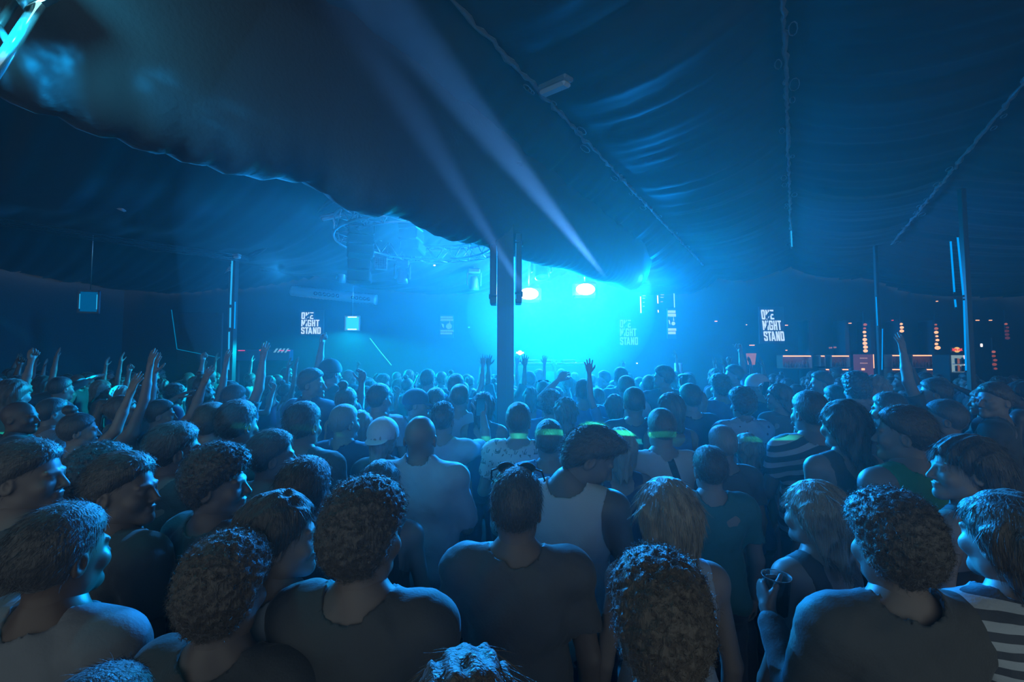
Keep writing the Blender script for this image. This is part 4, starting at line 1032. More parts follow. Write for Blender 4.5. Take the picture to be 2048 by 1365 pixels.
b = MB(); a3 = at(-55, 130, 1.45) - c0; a4 = at(45, -20, 1.55) - c0; b.tube([a3, a4], 0.012, 12); b.tube([a1 * 0.5 + a2 * 0.5, a3 * 0.5 + a4 * 0.5], 0.012, 8); b.build('brace_arm', M_alu, e)
RIG = c0
# ================================================================ the crowd
LK, LZ, WK, LB = 5.0, 5.0, 0.37, 10.0
LW = 7.0
HZ0, HZ1, HZ2 = 0.0035, 0.010, 0.021
def cloth(name, c, r=0.7, sheen=0.2): return mat('cloth_' + name, c, r, spec=0.3, sheen=sheen, bump=0.15, bscale=140)
def pattern(name, base, ink, kind):
    m = cloth(name, base); nt = m.node_tree; p = nt.nodes['Principled BSDF']
    tc = nt.nodes.new('ShaderNodeTexCoord'); mx = nt.nodes.new('ShaderNodeMix'); mx.data_type = 'RGBA'; mx.inputs[6].default_value = (*base, 1); mx.inputs[7].default_value = (*ink, 1)
    def math_(op, a, b=None):
        n = nt.nodes.new('ShaderNodeMath'); n.operation = op
        for i, q in enumerate((a, b)):
            if q is None: continue
            if isinstance(q, (int, float)): n.inputs[i].default_value = q
            else: nt.links.new(q, n.inputs[i])
        return n.outputs[0]
    if kind == 'stripes':
        sp = nt.nodes.new('ShaderNodeSeparateXYZ'); nt.links.new(tc.outputs['Object'], sp.inputs[0])
        r = math_('ADD', sp.outputs['Z'], math_('MULTIPLY', math_('ABSOLUTE', sp.outputs['X']), 0.35))
        f = math_('GREATER_THAN', math_('SINE', math_('MULTIPLY', r, 95.0)), 0.15)
    elif kind == 'hoops':
        sp = nt.nodes.new('ShaderNodeSeparateXYZ'); nt.links.new(tc.outputs['Object'], sp.inputs[0])
        f = math_('GREATER_THAN', math_('SINE', math_('MULTIPLY', sp.outputs['Z'], 150.0)), 0.0)
    elif kind == 'cactus':          # little three-armed sprigs on a loose grid
        mp = nt.nodes.new('ShaderNodeMapping'); mp.inputs['Scale'].default_value = (15, 6, 12); nt.links.new(tc.outputs['Object'], mp.inputs[0])
        nz = nt.nodes.new('ShaderNodeTexNoise'); nz.inputs['Scale'].default_value = 1.2; nt.links.new(mp.outputs[0], nz.inputs[0])
        sp = nt.nodes.new('ShaderNodeSeparateXYZ'); nt.links.new(mp.outputs[0], sp.inputs[0])
        row = math_('FLOOR', sp.outputs['Z']); sx = math_('ADD', sp.outputs['X'], math_('MULTIPLY', row, 0.47)); sx = math_('ADD', sx, math_('MULTIPLY', nz.outputs['Fac'], 1.2))
        u = math_('SUBTRACT', math_('FRACT', sx), 0.5); w = math_('SUBTRACT', math_('FRACT', math_('ADD', sp.outputs['Z'], math_('MULTIPLY', nz.outputs['Fac'], 0.8))), 0.5)
        stem = math_('MULTIPLY', math_('LESS_THAN', math_('ABSOLUTE', u), 0.05), math_('LESS_THAN', math_('ABSOLUTE', w), 0.34))
        v = math_('ABSOLUTE', math_('SUBTRACT', math_('ABSOLUTE', u), math_('ADD', math_('MULTIPLY', math_('MAXIMUM', math_('ADD', w, 0.2), 0.0), 0.55), 0.02)))
        arm = math_('MULTIPLY', math_('LESS_THAN', v, 0.04), math_('MULTIPLY', math_('GREATER_THAN', w, -0.2), math_('LESS_THAN', w, 0.25)))
        f = math_('MAXIMUM', stem, arm)
    elif kind == 'dots':
        vo = nt.nodes.new('ShaderNodeTexVoronoi'); vo.inputs['Scale'].default_value = 17; vo.inputs['Randomness'].default_value = 0.6; nt.links.new(tc.outputs['Object'], vo.inputs['Vector'])
        f = math_('LESS_THAN', vo.outputs['Distance'], 0.20)
    elif kind == 'mottle':
        nz = nt.nodes.new('ShaderNodeTexNoise'); nz.inputs['Scale'].default_value = 14; nz.inputs['Detail'].default_value = 2; nt.links.new(tc.outputs['Object'], nz.inputs[0])
        f = math_('GREATER_THAN', nz.outputs['Fac'], 0.53)
    elif kind == 'strap':
        sp = nt.nodes.new('ShaderNodeSeparateXYZ'); nt.links.new(tc.outputs['Object'], sp.inputs[0])
        f = math_('LESS_THAN', math_('ABSOLUTE', math_('SUBTRACT', sp.outputs['X'], math_('MULTIPLY', math_('SUBTRACT', 1.52, sp.outputs['Z']), 0.28))), 0.022)
    nt.links.new(f, mx.inputs[0]); nt.links.new(mx.outputs[2], p.inputs['Base Color'])
    return m
CL = {
 'black': cloth('black', (0.085, 0.088, 0.09)), 'charcoal': cloth('charcoal', (0.12, 0.12, 0.125)), 'navy': cloth('navy', (0.07, 0.085, 0.15)), 'grey': cloth('grey', (0.20, 0.21, 0.23)),
 'white': cloth('white', (0.55, 0.58, 0.62)), 'pale': cloth('pale_blue', (0.34, 0.42, 0.52)), 'blue': cloth('blue', (0.12, 0.22, 0.42)), 'green': cloth('green', (0.06, 0.30, 0.14)), 'teal': cloth('teal', (0.06, 0.18, 0.19)), 'plum': cloth('plum', (0.14, 0.09, 0.16)),
 'cactus': pattern('cactus', (0.55, 0.60, 0.60), (0.12, 0.16, 0.15), 'cactus'), 'dots': pattern('dots', (0.36, 0.42, 0.50), (0.10, 0.12, 0.16), 'dots'), 'stripes': pattern('stripes', (0.06, 0.07, 0.09), (0.42, 0.48, 0.56), 'stripes'),
 'hoops': pattern('hoops', (0.08, 0.09, 0.11), (0.45, 0.5, 0.55), 'hoops'), 'mottle': pattern('mottle', (0.06, 0.065, 0.075), (0.26, 0.30, 0.36), 'mottle'), 'strap': pattern('strap', (0.50, 0.54, 0.58), (0.05, 0.05, 0.06), 'strap'),
}
SK = {'light': mat('skin_light', (0.27, 0.22, 0.20), 0.48, spec=0.45), 'tan': mat('skin_tan', (0.19, 0.15, 0.135), 0.45, spec=0.5), 'dark': mat('skin_dark', (0.13, 0.085, 0.065), 0.42, spec=0.5)}
def hairm(n, c): return mat('hair_' + n, c, 0.40, spec=0.6, sheen=0.3, bump=0.5, bscale=170, stretch=(1, 1, 0.15))
HR = {'black': hairm('black', (0.075, 0.07, 0.07)), 'brown': hairm('brown', (0.095, 0.075, 0.06)), 'blond': hairm('blond', (0.25, 0.235, 0.20)), 'auburn': hairm('auburn', (0.11, 0.05, 0.035)), 'grey': hairm('grey', (0.22, 0.22, 0.22))}
TROU = quads_to_mesh('trousers', *build_trousers()); TROU.materials.append(cloth('denim', (0.06, 0.08, 0.13)))
SHOE = quads_to_mesh('shoe', *build_shoe()); SHOE.materials.append(mat('shoe_leather', (0.06, 0.06, 0.065), 0.5))
CAPS = {False: quads_to_mesh('cap', *make_cap(False)), True: quads_to_mesh('cap', *make_cap(True))}
STAGE = Vector((1.0, 10.5, 0))
PEOPLE = []      # (px, top, y, half-width px)
ROOTS = {}

def person(key, px, top, y, hair='short', hc='brown', shirt='tee', sc='black', fem=False, aL='down', aR='down', yaw=0.0, hy=0.0, hp=0.0, hr=0.0, skin='light', heavy=0.0, cap=None, capm='white', label='', shoes=True, dx=0.0):
    fine = y < 2.5; h = 0.008 if fine else 0.012
    p = at(px, top, y); hh = {'afro': 1.80, 'bun': 1.80, 'curly': 1.775}.get(hair, 1.755) - max(0, hp) * 0.05
    s = p.z / hh
    seed = sum(map(ord, key))
    B = build_body(fem, heavy, aL, aR, (hy, hp, hr), h, shirt, seed * 0.37)
    face = math.atan2(-(STAGE.x - p.x), STAGE.y - p.y) * 0.85 + yaw
    e = empty('person', (p.x + dx, p.y, 0), face, label, 'person', 'people in the crowd')
    # keep the head's crown over the pixel when it leans
    off = Matrix.Rotation(face, 3, 'Z') @ (B['HM'].to_3x3() @ Vector((0, 0, 0.25))) * s
    e.location.x -= off.x; e.location.y -= off.y
    e.scale = (s, s, s)
    link('body', quads_to_mesh('body', *B['body']), SK[skin], e)
    link('shirt', quads_to_mesh('shirt', *B['shirt']), CL[sc], e)
    link('trousers', TROU, None, e)
    if shoes:
        for q in (-1, 1):
            o = link('shoe', SHOE, None, e); o.location = (q * 0.11, 0.0, 0.0)
    H = make_hair(hair, seed % 50 + 1, 0.0055 if fine else 0.0075, 3200 if fine else 700)
    if H is not None:
        o = link('hair', quads_to_mesh('hair', *H), HR[hc], e); o.matrix_local = B['HM']
    if cap is not None:
        o = bpy.data.objects.new('cap', CAPS[cap]); COL.objects.link(o); o.parent = e; o.matrix_local = B['HM']
        if not CAPS[cap].materials: CAPS[cap].materials.append(CL['white'])
        o.material_slots[0].link = 'OBJECT'; o.material_slots[0].material = CL[capm]
    PEOPLE.append((px, top, y, 870 * 0.10 / y)); ROOTS[key] = (e, B, s)
    return e

# ---- nearest silhouettes
person('sunnies', 1033, 936, 1.42, 'short', 'black', 'tee', 'charcoal', label='person in dark tee with sunglasses pushed up on the head, before the pillar', heavy=0.08, skin='tan')
person('profile', 1200, 850, 1.80, 'quiff', 'black', 'singlet', 'white', yaw=-0.35, hy=-1.15, hp=0.55, label='person with thick quiff bowing the head in profile, in a white singlet', skin='tan', aL='front', heavy=0.05)
person('blonde', 1330, 958, 1.40, 'long', 'blond', 'tank', 'pale', fem=True, label='blond person with backlit hair and bare shoulders, right of the bowed profile', hy=0.1)
person('ponder', 1113, 998, 1.95, 'short', 'brown', 'tee', 'navy', fem=True, label='short dark-haired person half hidden between the sunglasses wearer and the bowed head')
person('bigcurl', 730, 962, 1.12, 'curly', 'black', 'tee', 'black', label='large dark head with bushy hair left of centre, nearest the camera', hy=-0.3, skin='tan')
person('round', 455, 1072, 1.05, 'curly', 'brown', 'tee', 'black', label='dark round curly head low in the left half, above a patterned top', skin='tan')
person('curlright', 1318, 1112, 0.86, 'curly', 'brown', 'tank', 'black', fem=True, label='dark curly head at the bottom right of centre, below the blond person')
person('fuzz', 1782, 985, 1.15, 'curly', 'black', 'long', 'black', label='dark fuzzy-haired head low on the right, below the green top', aL='cup', skin='tan')
person('bottomlight', 930, 1316, 0.66, 'wavy', 'brown', 'tank', 'navy', fem=True, label='crown of wavy light-rimmed hair at the bottom edge, left of centre')
person('lefttee', 128, 1010, 1.10, 'short', 'black', 'tee', 'grey', label='person in a plain grey tee low in the dark left corner', skin='dark')
person('cornerhead', 190, 1350, 0.72, 'short', 'black', 'tee', 'black', label='top of a head just showing at the bottom left edge')
person('rightblond', 1625, 963, 1.55, 'long', 'blond', 'tank', 'black', fem=True, yaw=0.35, label='person with a shiny sweep of blond hair, right of the bald head')
person('headband', 612, 915, 1.50, 'short', 'black', 'shirt', 'mottle', label='dark round head in a rumpled patterned shirt, left of the light-shirted bald one', skin='tan')
person('earrings', 763, 918, 1.85, 'ponytail', 'black', 'tank', 'black', fem=True, label='person with tied-back dark hair just left of the light-shirted bald one')
person('profileleft', 437, 890, 1.62, 'curly', 'black', 'tee', 'black', yaw=-0.2, hy=-0.9, label='dark head turned right with lit cheek, low on the left', skin='tan')
person('silverL', 560, 985, 1.22, 'bob', 'black', 'long', 'pale', fem=True, yaw=-0.3, hy=-0.6, aR='front', label='person in a shiny pale top with one raised forearm, left of centre')
person('farleftA', 250, 905, 1.50, 'short', 'black', 'tee', 'black', yaw=-0.3, hy=-0.9, skin='tan', label='dark head with lit cheek in the left crowd, above the round curly head')
person('farleftB', 60, 880, 1.55, 'short', 'black', 'tee', 'black', hy=-1.0, skin='tan', label='dim face in profile at the far left, chest height above the grey tee')
person('farrightA', 1925, 872, 1.70, 'long', 'black', 'tank', 'black', fem=True, yaw=0.35, hy=0.75, label='long-haired person in lit profile looking left, right of the green top')
person('green', 1806, 812, 2.05, 'short', 'brown', 'singlet', 'green', yaw=0.15, hy=0.55, label='person in a bright green sleeveless top on the right', aL='cup')
person('farrightB', 2010, 985, 1.15, 'bob', 'black', 'long', 'hoops', fem=True, label='person in a faintly striped top at the right edge')

# ---- second tier
person('bald', 842, 826, 2.30, 'bald', 'black', 'shirt', 'pale', aR='cup', heavy=0.16, label='bald person from behind in a light collared shirt, left of the pillar', skin='tan', yaw=0.05)
person('cactus', 1037, 806, 2.95, 'short', 'brown', 'tee', 'cactus', heavy=0.06, label='person in a white tee printed with little cacti, in front of the pillar', aL='front')
person('dark20', 1098, 840, 2.55, 'short', 'black', 'tee', 'blue', label='short-haired person in a blue tee right of the cactus-print tee', skin='tan')
person('strap', 1322, 816, 2.62, 'fade', 'brown', 'tee', 'strap', label='person in a white tee with a dark strap across the back', heavy=0.05)
person('blondsm', 1238, 857, 2.50, 'long', 'blond', 'tank', 'navy', fem=True, label='smaller blond person behind the bowed profile')
person('ear', 1418, 893, 2.2, 'short', 'brown', 'tee', 'teal', label='short-haired person with a visible ear in a teal tee, before the smooth round head', yaw=-0.1)
person('bald2', 1443, 850, 2.62, 'fade', 'grey', 'tee', 'charcoal', label='smooth pale-rimmed round head right of the strap wearer')
person('bloncurl', 1492, 868, 2.95, 'wavy', 'blond', 'tank', 'blue', fem=True, label='wavy blond hair just right of the smooth round head')
person('stripes', 1617, 783, 2.70, 'short', 'black', 'tee', 'stripes', heavy=0.06, aL='cup', label='person in a boldly striped tee holding a cup, right of centre', skin='tan')
person('longdark', 1683, 802, 2.32, 'long', 'black', 'tank', 'black', fem=True, label='long dark-haired person right of the striped tee')
person('dots', 1484, 775, 3.70, 'curly', 'black', 'shirt', 'dots', label='curly-haired person in a spotted light shirt, behind the smooth round head', skin='tan')
person('torso22', 1267, 774, 3.50, 'fade', 'black', 'tee', 'navy', label='shaved-headed person with broad shoulders right of the raised hand', skin='tan')
person('pair1', 1340, 787, 3.35, 'bob', 'brown', 'tank', 'blue', fem=True, label='bob-haired person left in the pair right of the shaved head', hy=0.3)
person('m25', 1379, 768, 3.90, 'short', 'black', 'tee', 'navy', label='short-haired person right of the bob-haired one', hy=0.2)
person('dark38', 608, 804, 2.45, 'short', 'black', 'tee', 'black', label='dark-haired head in a plain dark tee, below the raised-arm group on the left', skin='tan')
person('dark39', 477, 801, 2.38, 'short', 'black', 'tee', 'teal', label='big dark head left of the dim green-lit back', skin='tan')
person('dark40', 426, 806, 2.72, 'short', 'brown', 'tee', 'black', label='dark head with short hair beside the biggest dark head on the left')
person('dim41', 545, 860, 2.05, 'short', 'black', 'tee', 'grey', hy=-0.7, label='dark head turned right below the raised-arm group, lit on the cheek', skin='tan')
person('greenstripe', 690, 808, 2.95, 'fade', 'grey', 'tee', 'navy', label='close-cropped head with light rim, left of the long green-lit hair', hy=-0.3)
person('necklace', 722, 822, 3.25, 'long', 'blond', 'tank', 'blue', fem=True, label='long blond hair catching green light left of the white cap')
person('whitecap', 768, 838, 2.75, 'bob', 'blond', 'tee', 'charcoal', fem=True, cap=True, capm='white', label='person in a white cap worn backwards over light hair')
person('glasses33', 759, 768, 3.75, 'short', 'black', 'tee', 'pale', label='dark-haired person in a pale top left of the backwards peaked cap', hy=-0.3)
person('long32', 694, 763, 3.80, 'bun', 'brown', 'tank', 'navy', fem=True, label='person with hair in a topknot behind the cropped head')
person('left45', 352, 845, 2.00, 'short', 'black', 'tee', 'black', label='dark head in the left crowd with a bright lit arm beside it', hy=-0.4, skin='tan')
person('left46', 205, 884, 1.95, 'afro', 'black', 'tee', 'black', label='dark bushy-haired head in the left crowd', hy=-0.5, skin='dark')
person('spiky', 886, 804, 3.10, 'spiky', 'black', 'tee', 'pale', aR='phone', label='spiky-haired person in a pale collar with one hand up, right of the bald one')
person('capman', 833, 780, 3.95, 'short', 'black', 'tee', 'navy', cap=False, capm='navy', hy=-1.2, label='person in a dark cap with peak pointing right, behind the bald one')
person('f50', 872, 776, 4.10, 'short', 'brown', 'tank', 'blue', label='short-haired person between the peaked cap and the light back')
person('f51', 920, 768, 4.0, 'fade', 'brown', 'tee', 'pale', label='cropped-haired person with a light tee, second left of the pillar')
person('f52', 968, 785, 3.75, 'long', 'black', 'tank', 'navy', fem=True, label='long dark-haired person close left of the pillar')
person('f53', 912, 748, 4.9, 'short', 'black', 'tee', 'navy', label='dark short-haired head above the light tee left of the pillar')
person('f54', 856, 739, 5.6, 'short', 'black', 'tee', 'blue', label='round dark head rising in the haze left of the pillar')
person('w130', 1131, 796, 3.70, 'wavy', 'brown', 'tank', 'blue', fem=True, label='bushy long-haired person right of the cactus-print tee')
person('curl110', 1102, 780, 4.10, 'curly', 'brown', 'tee', 'blue', label='curly-haired person just behind the bushy long hair')
person('s87', 1087, 763, 5.2, 'short', 'black', 'tee', 'navy', label='person with sunglasses on the head right of the pillar, in the haze')
person('a60', 1062, 775, 5.0, 'bob', 'brown', 'tank', 'blue', fem=True, label='bob-haired person first right of the pillar')
person('p166', 1167, 759, 4.55, 'short', 'black', 'tee', 'blue', aL='elbow', label='person with one elbow out, below the right blinder')
person('p195', 1196, 776, 5.1, 'fade', 'brown', 'tee', 'blue', label='cropped head between the elbow and the raised hand')
person('hand', 1228, 790, 4.3, 'long', 'brown', 'tee', 'blue', fem=True, aL='high', label='person holding one arm straight up right of the stage centre')
person('p241', 1241, 735, 5.9, 'short', 'black', 'tee', 'navy', label='short-haired head in the haze right of the raised hand')
person('p252', 1252, 752, 4.9, 'short', 'brown', 'tee', 'white', label='person in a pale tee right below the raised hand')
person('p298', 1298, 750, 5.3, 'fade', 'brown', 'tee', 'blue', label='pale rimmed cropped head left of the tall profile')
person('p326', 1327, 731, 5.1, 'short', 'black', 'tee', 'navy', hy=0.9, label='tall person turned left in profile, left of the pale post', skin='tan')
person('p440', 1440, 748, 4.9, 'curly', 'black', 'tee', 'blue', aL='phone', label='curly-haired person left of the pale cap, one hand up')
person('p465', 1467, 730, 6.0, 'short', 'brown', 'tee', 'blue', hy=0.9, aR='fist', label='person in profile with a raised fist left of the cone lamp')
person('cap510', 1512, 750, 5.0, 'short', 'brown', 'tee', 'navy', cap=False, capm='white', hy=0.7, label='person in a pale cap facing left, above the spotted shirt')
person('p556', 1557, 768, 4.3, 'bob', 'brown', 'tee', 'charcoal', hy=0.6, fem=True, aR='phone', label='person looking left with lit cheek, left of the striped tee')
person('p640', 1641, 743, 5.1, 'short', 'brown', 'tee', 'hoops', hy=0.9, label='person in a finely hooped tee facing left, above the striped tee')
person('p668', 1668, 771, 4.4, 'short', 'black', 'tee', 'black', label='dark round head between the hooped tee and the long-haired couple')
person('p720', 1711, 744, 4.0, 'curly', 'black', 'tee', 'black', hy=-0.5, label='tall dark bushy head facing the profile under the menu board')
person('p740', 1745, 752, 4.0, 'wavy', 'blond', 'tank', 'charcoal', fem=True, yaw=1.0, hy=0.5, label='person in lit profile facing left under the menu board')
person('p780', 1776, 785, 3.2, 'short', 'black', 'tee', 'black', hy=0.3, label='dark head left behind the green top')
person('p855', 1868, 757, 3.9, 'short', 'black', 'tee', 'black', aL='high', hy=0.5, label='person with a lit arm raised in front of the right bar shelves')
person('p890', 1888, 800, 2.9, 'short', 'black', 'tee', 'black', hy=0.6, label='dark head below the raised arm on the right', skin='tan')
person('p985', 1985, 765, 3.3, 'short', 'brown', 'tee', 'black', yaw=0.4, hy=0.9, label='lit blue profile looking left near the right edge')
person('p622', 624, 737, 4.0, 'short', 'black', 'shirt', 'navy', aR='phone', hy=-1.1, label='tall person in profile facing right with a hand up, left of the lantern', skin='tan')
person('p660', 662, 720, 4.9, 'short', 'brown', 'tee', 'teal', aL='fist', cap=True, capm='black', label='person in a cap and glasses with arms up below the lantern')
person('a465', 470, 770, 4.0, 'short', 'brown', 'tee', 'teal', aR='high', label='person with an open hand raised before the left column')
person('a405', 408, 775, 4.3, 'bob', 'brown', 'tank', 'black', fem=True, aR='high', hy=-0.4, label='person with one arm high, first left of the left column')
person('a325', 322, 800, 3.6, 'short', 'brown', 'singlet', 'grey', aL='high', aR='wave', hy=-0.5, label='person with both arms raised in the left crowd')
person('a255', 246, 790, 3.5, 'ponytail', 'brown', 'tank', 'grey', fem=True, aR='high', aL='reach', hy=-0.5, label='pony-tailed person reaching up in the left crowd')
person('a275', 282, 772, 4.9, 'bob', 'brown', 'tank', 'black', fem=True, aL='fist', aR='high', label='bob-haired person with both hands up near the left wall')
person('a150', 160, 812, 2.9, 'bun', 'black', 'tank', 'pale', fem=True, aR='wave', hy=-0.4, label='person with topknot and a raised arm at the left')

# ---- the rest of the crowd: a small library of figures, each copied with its parts
LIB = []
POSES = [('down', 'down'), ('down', 'front'), ('front', 'down'), ('down', 'high'), ('cup', 'down'), ('down', 'phone'), ('high', 'high'), ('fist', 'down'), ('wave', 'down'), ('down', 'reach')]
HK = ['short', 'fade', 'curly', 'short', 'spiky', 'quiff', 'long', 'bob', 'bun', 'ponytail', 'wavy', 'bald']
HMESH = {k: quads_to_mesh('hair', *make_hair(k, 3 + i, 0.010, 160)) for i, k in enumerate(dict.fromkeys(HK)) if k != 'bald'}
HNAME = {'short': 'short-haired', 'fade': 'cropped-haired', 'curly': 'curly-haired', 'spiky': 'spiky-haired', 'quiff': 'thick-haired', 'long': 'long-haired', 'bob': 'bob-haired', 'bun': 'top-knotted', 'ponytail': 'pony-tailed', 'wavy': 'wavy-haired', 'bald': 'bald'}
PNAME = {('down', 'high'): 'one arm up', ('high', 'high'): 'arms raised', ('fist', 'down'): 'fist up', ('wave', 'down'): 'waving', ('down', 'phone'): 'hand up', ('cup', 'down'): '', ('down', 'reach'): 'reaching up'}
def lib_body(fem, pose, hy, sh):
    B = build_body(fem, 0.0, pose[0], pose[1], (hy, 0.0, 0), 0.019, sh, len(LIB) * 1.3, low=True)
    for k in ('body', 'shirt'): B[k] = quads_to_mesh(k, *B[k])
    B['body'].materials.append(SK['light']); B['shirt'].materials.append(CL['black'])
    return (fem, pose, hy, sh, B)
for i, (fem, pose, sh) in enumerate([(False, p, ('tee', 'shirt', 'singlet', 'tee', 'long')[i % 5]) for i, p in enumerate(POSES)] + [(True, p, ('tank', 'tee', 'dress')[i % 3]) for i, p in enumerate(POSES)]):
    for hy in ((-0.45, 0.45) if i % 2 else (0.0, 0.8)):
        LIB.append(lib_body(fem, pose, hy, sh))
cr = random.Random(21)
slots = []
y = 2.75
row = 0
while y < 9.6:
    xm = 1.20 * y + 0.5; x = -xm + cr.uniform(0, 0.4)
    step = 0.52 if y < 5 else 0.60
    while x < xm:
        slots.append((x + cr.uniform(-.11, .11), y + cr.uniform(-.13, .13), row)); x += step * cr.uniform(0.92, 1.15)
    y += 0.52 if y < 5 else 0.66; row += 1
def proj(x, y, z):
    c, s = math.cos(PITCH), math.sin(PITCH); Y, Z = y * c + (z - CAM.z) * s, -y * s + (z - CAM.z) * c
    return 1024 + FPX * x / Y, 682.5 - FPX * Z / Y
OBST = [(pc.x, pc.y)] + [(at(a, 725, b).x, b) for a, b in ((462, 8.2), (1941, 5.3), (1760, 8.3))] + [((fa.x + fc.x) / 2 + q, 9.6) for q in (-0.3, 0, 0.3)] + [((fa.x + fc.x) / 2, 9.3), (at(1357, 757, 10.5).x, 10.5)]
placed = []
named = list(PEOPLE); nxy = [(r.location.x, r.location.y) for r, _, _ in ROOTS.values()]
for (x, y, r) in slots:
    if x < -11.4 or any(abs(x - a) < 0.4 and abs(y - b) < 0.42 for a, b in OBST): continue
    if any((x - a) ** 2 + (y - b) ** 2 < (0.46 if max(y, b) < 6 else 0.5) ** 2 for a, b in nxy): continue
    z = cr.gauss(1.71, 0.065) * (1.0 if y < 7 else 1.01); z = min(max(z, 1.56), 1.84)
    px, py = proj(x, y, z); hw = 870 * 0.10 / y
    if px < -60 or px > 2110: continue
    if any(b > y and abs(px - a) < hw + w * 1.0 and py < t + 2.6 * w for (a, t, b, w) in named): continue
    # seen at all? a head must clear the taller heads in front of it
    placed.append((x, y, z, r, px, py)); nxy.append((x, y))
placed.sort(key=lambda q: q[1])
N_MAX = 240
rows = {}
for q in placed: rows.setdefault(q[3], []).append(q)
ORD = ['first', 'second', 'third', 'fourth', 'fifth', 'sixth', 'seventh', 'eighth', 'ninth', 'tenth', 'eleventh', 'twelfth', 'thirteenth', 'fourteenth', 'fifteenth', 'sixteenth', 'seventeenth', 'eighteenth', 'nineteenth', 'twentieth'] + ['%d%s' % (i, {1: 'st', 2: 'nd', 3: 'rd'}.get(i % 10, 'th')) for i in range(21, 60)]
rowno = {r: i for i, r in enumerate(sorted(rows, reverse=True))}
count = 0
SCOL = ['black', 'black', 'charcoal', 'navy', 'grey', 'pale', 'white', 'blue', 'teal', 'plum']
SWORD = {'black': 'black', 'charcoal': 'dark grey', 'navy': 'navy', 'grey': 'grey', 'pale': 'pale', 'white': 'white', 'blue': 'blue', 'teal': 'teal', 'plum': 'plum'}
TOP = {'tee': 'tee', 'shirt': 'shirt', 'singlet': 'singlet', 'long': 'pullover', 'tank': 'vest', 'dress': 'dress'}
for r, qs in rows.items():
    L = sorted([q for q in qs if q[4] < 1011], key=lambda q: -q[4]); Rr = sorted([q for q in qs if q[4] >= 1011], key=lambda q: q[4])
    for side, lst in (('left', L), ('right', Rr)):
        for i, (x, y, z, _, px, py) in enumerate(lst):
            up = cr.random() < (0.42 if px < 560 else 0.16)
            cand = [b for b in LIB if (b[1] in PNAME and PNAME[b[1]]) == bool(up) or (up and b[1] in PNAME and PNAME[b[1]])]
            cand = [b for b in LIB if bool(PNAME.get(b[1], '')) == up]
            fem, pose, hy, sh, B = cr.choice(cand)
            hk = cr.choice(['long', 'bob', 'bun', 'ponytail', 'wavy', 'long'] if fem else ['short', 'short', 'fade', 'curly', 'spiky', 'quiff', 'short', 'bald'])
            s = z / {'bun': 1.80, 'curly': 1.775}.get(hk, 1.755)
            face = math.atan2(-(STAGE.x - x), STAGE.y - y) * 0.9 + cr.uniform(-.3, .3) if y < 8.7 else math.atan2(-(STAGE.x - x), 2.0)
            col = cr.choice(SCOL)
            words = [HNAME[hk], 'person', PNAME.get(pose, ''), 'in', SWORD[col] + ' ' + (TOP[sh] if not PNAME.get(pose) else 'top') + ',', '%s %s of pillar,' % (ORD[i], side), ORD[rowno[r]] + ' row back']
            e = empty('person', (x, y, 0), face, ' '.join(' '.join(words).split()), 'person', 'people in the crowd'); e.scale = (s, s, s)
            o = link('body', B['body'], None, e); o.material_slots[0].link = 'OBJECT'; o.material_slots[0].material = SK[cr.choice(('light', 'light', 'tan', 'dark'))]
            o = link('shirt', B['shirt'], None, e); o.material_slots[0].link = 'OBJECT'; o.material_slots[0].material = CL[col]
            link('trousers', TROU, None, e)
            if hk != 'bald':
                o = link('hair', HMESH[hk], HR['black'] if not HMESH[hk].materials else None, e); o.matrix_local = B['HM']
                o.material_slots[0].link = 'OBJECT'; o.material_slots[0].material = HR[cr.choice(('black', 'brown', 'brown', 'blond') if fem else ('black', 'black', 'brown'))]
            count += 1
print('CROWD', count, len(PEOPLE), 'total', count + len(PEOPLE))

# ---- things people hold or wear
bpy.context.view_layer.update()
def cup_at(pos, label, s=1.0, tilt=(0, 0)):
    e = empty('plastic_cup', pos, 0, label, 'cup', 'clear plastic cups'); e.rotation_euler = (tilt[0], tilt[1], 0); e.scale = (s, s, s)
    b = MB(); b.lathe([(0, -0.058), (0.029, -0.058), (0.041, 0.058), (0.0435, 0.060), (0.0435, 0.056), (0.0395, 0.054), (0.0275, -0.055), (0, -0.055)], (0, 0, 0), 28); b.build('cup_wall', M_clear, e)
    b = MB(); b.lathe([(0, -0.054), (0.027, -0.054), (0.034, 0.012), (0, 0.012)], (0, 0, 0), 24); b.build('drink', mat('drink', (0.5, 0.6, 0.62), 0.1, trans=0.6), e)
    return e
def hand_world(key, side):
    e, B, s = ROOTS[key]; S, E, W, Fo, pn, hand = B['arms'][0 if side == 'L' else 1]
    c = Vector(W + norm(Fo) * 0.075 + norm(pn) * 0.048); return e.matrix_world @ c
cup_at(hand_world('stripes', 'L') , 'clear plastic cup held by the person in the striped tee')
cup_at(hand_world('green', 'L'), 'clear plastic cup held by the person in the green top')
cup_at(hand_world('fuzz', 'L'), 'clear plastic cup with a bright rim at the bottom right, held by the fuzzy-haired person')
cup_at(hand_world('bald', 'R'), 'clear plastic cup held by the bald person in the light shirt')
def phone_at(pos, rz, label, lit=False):
    e = empty('phone', pos, rz, label, 'phone', 'phones held up'); e.rotation_euler = (0.2, 0, rz)
    b = MB(); b.bbox((0, 0, 0), (0.072, 0.009, 0.148), 0.004); b.build('case', M_black, e)
    b = MB(); b.bbox((0, -0.0055, 0), (0.066, 0.002, 0.138), 0.001); b.build('screen', emit_mat('dim_screen', (0.05, 0.10, 0.16), 0.3) if lit else mat('dark_glass', (0.02, 0.02, 0.03), 0.1), e)
    b = MB(); b.bbox((0.02, 0.006, 0.055), (0.022, 0.004, 0.03), 0.002); b.build('camera_bump', M_black, e)
phone_at(hand_world('p556', 'R'), 0.2, 'phone held up left of the striped tee')
phone_at(hand_world('p440', 'L'), 0.1, 'phone held up by the curly-haired person left of the pale cap')
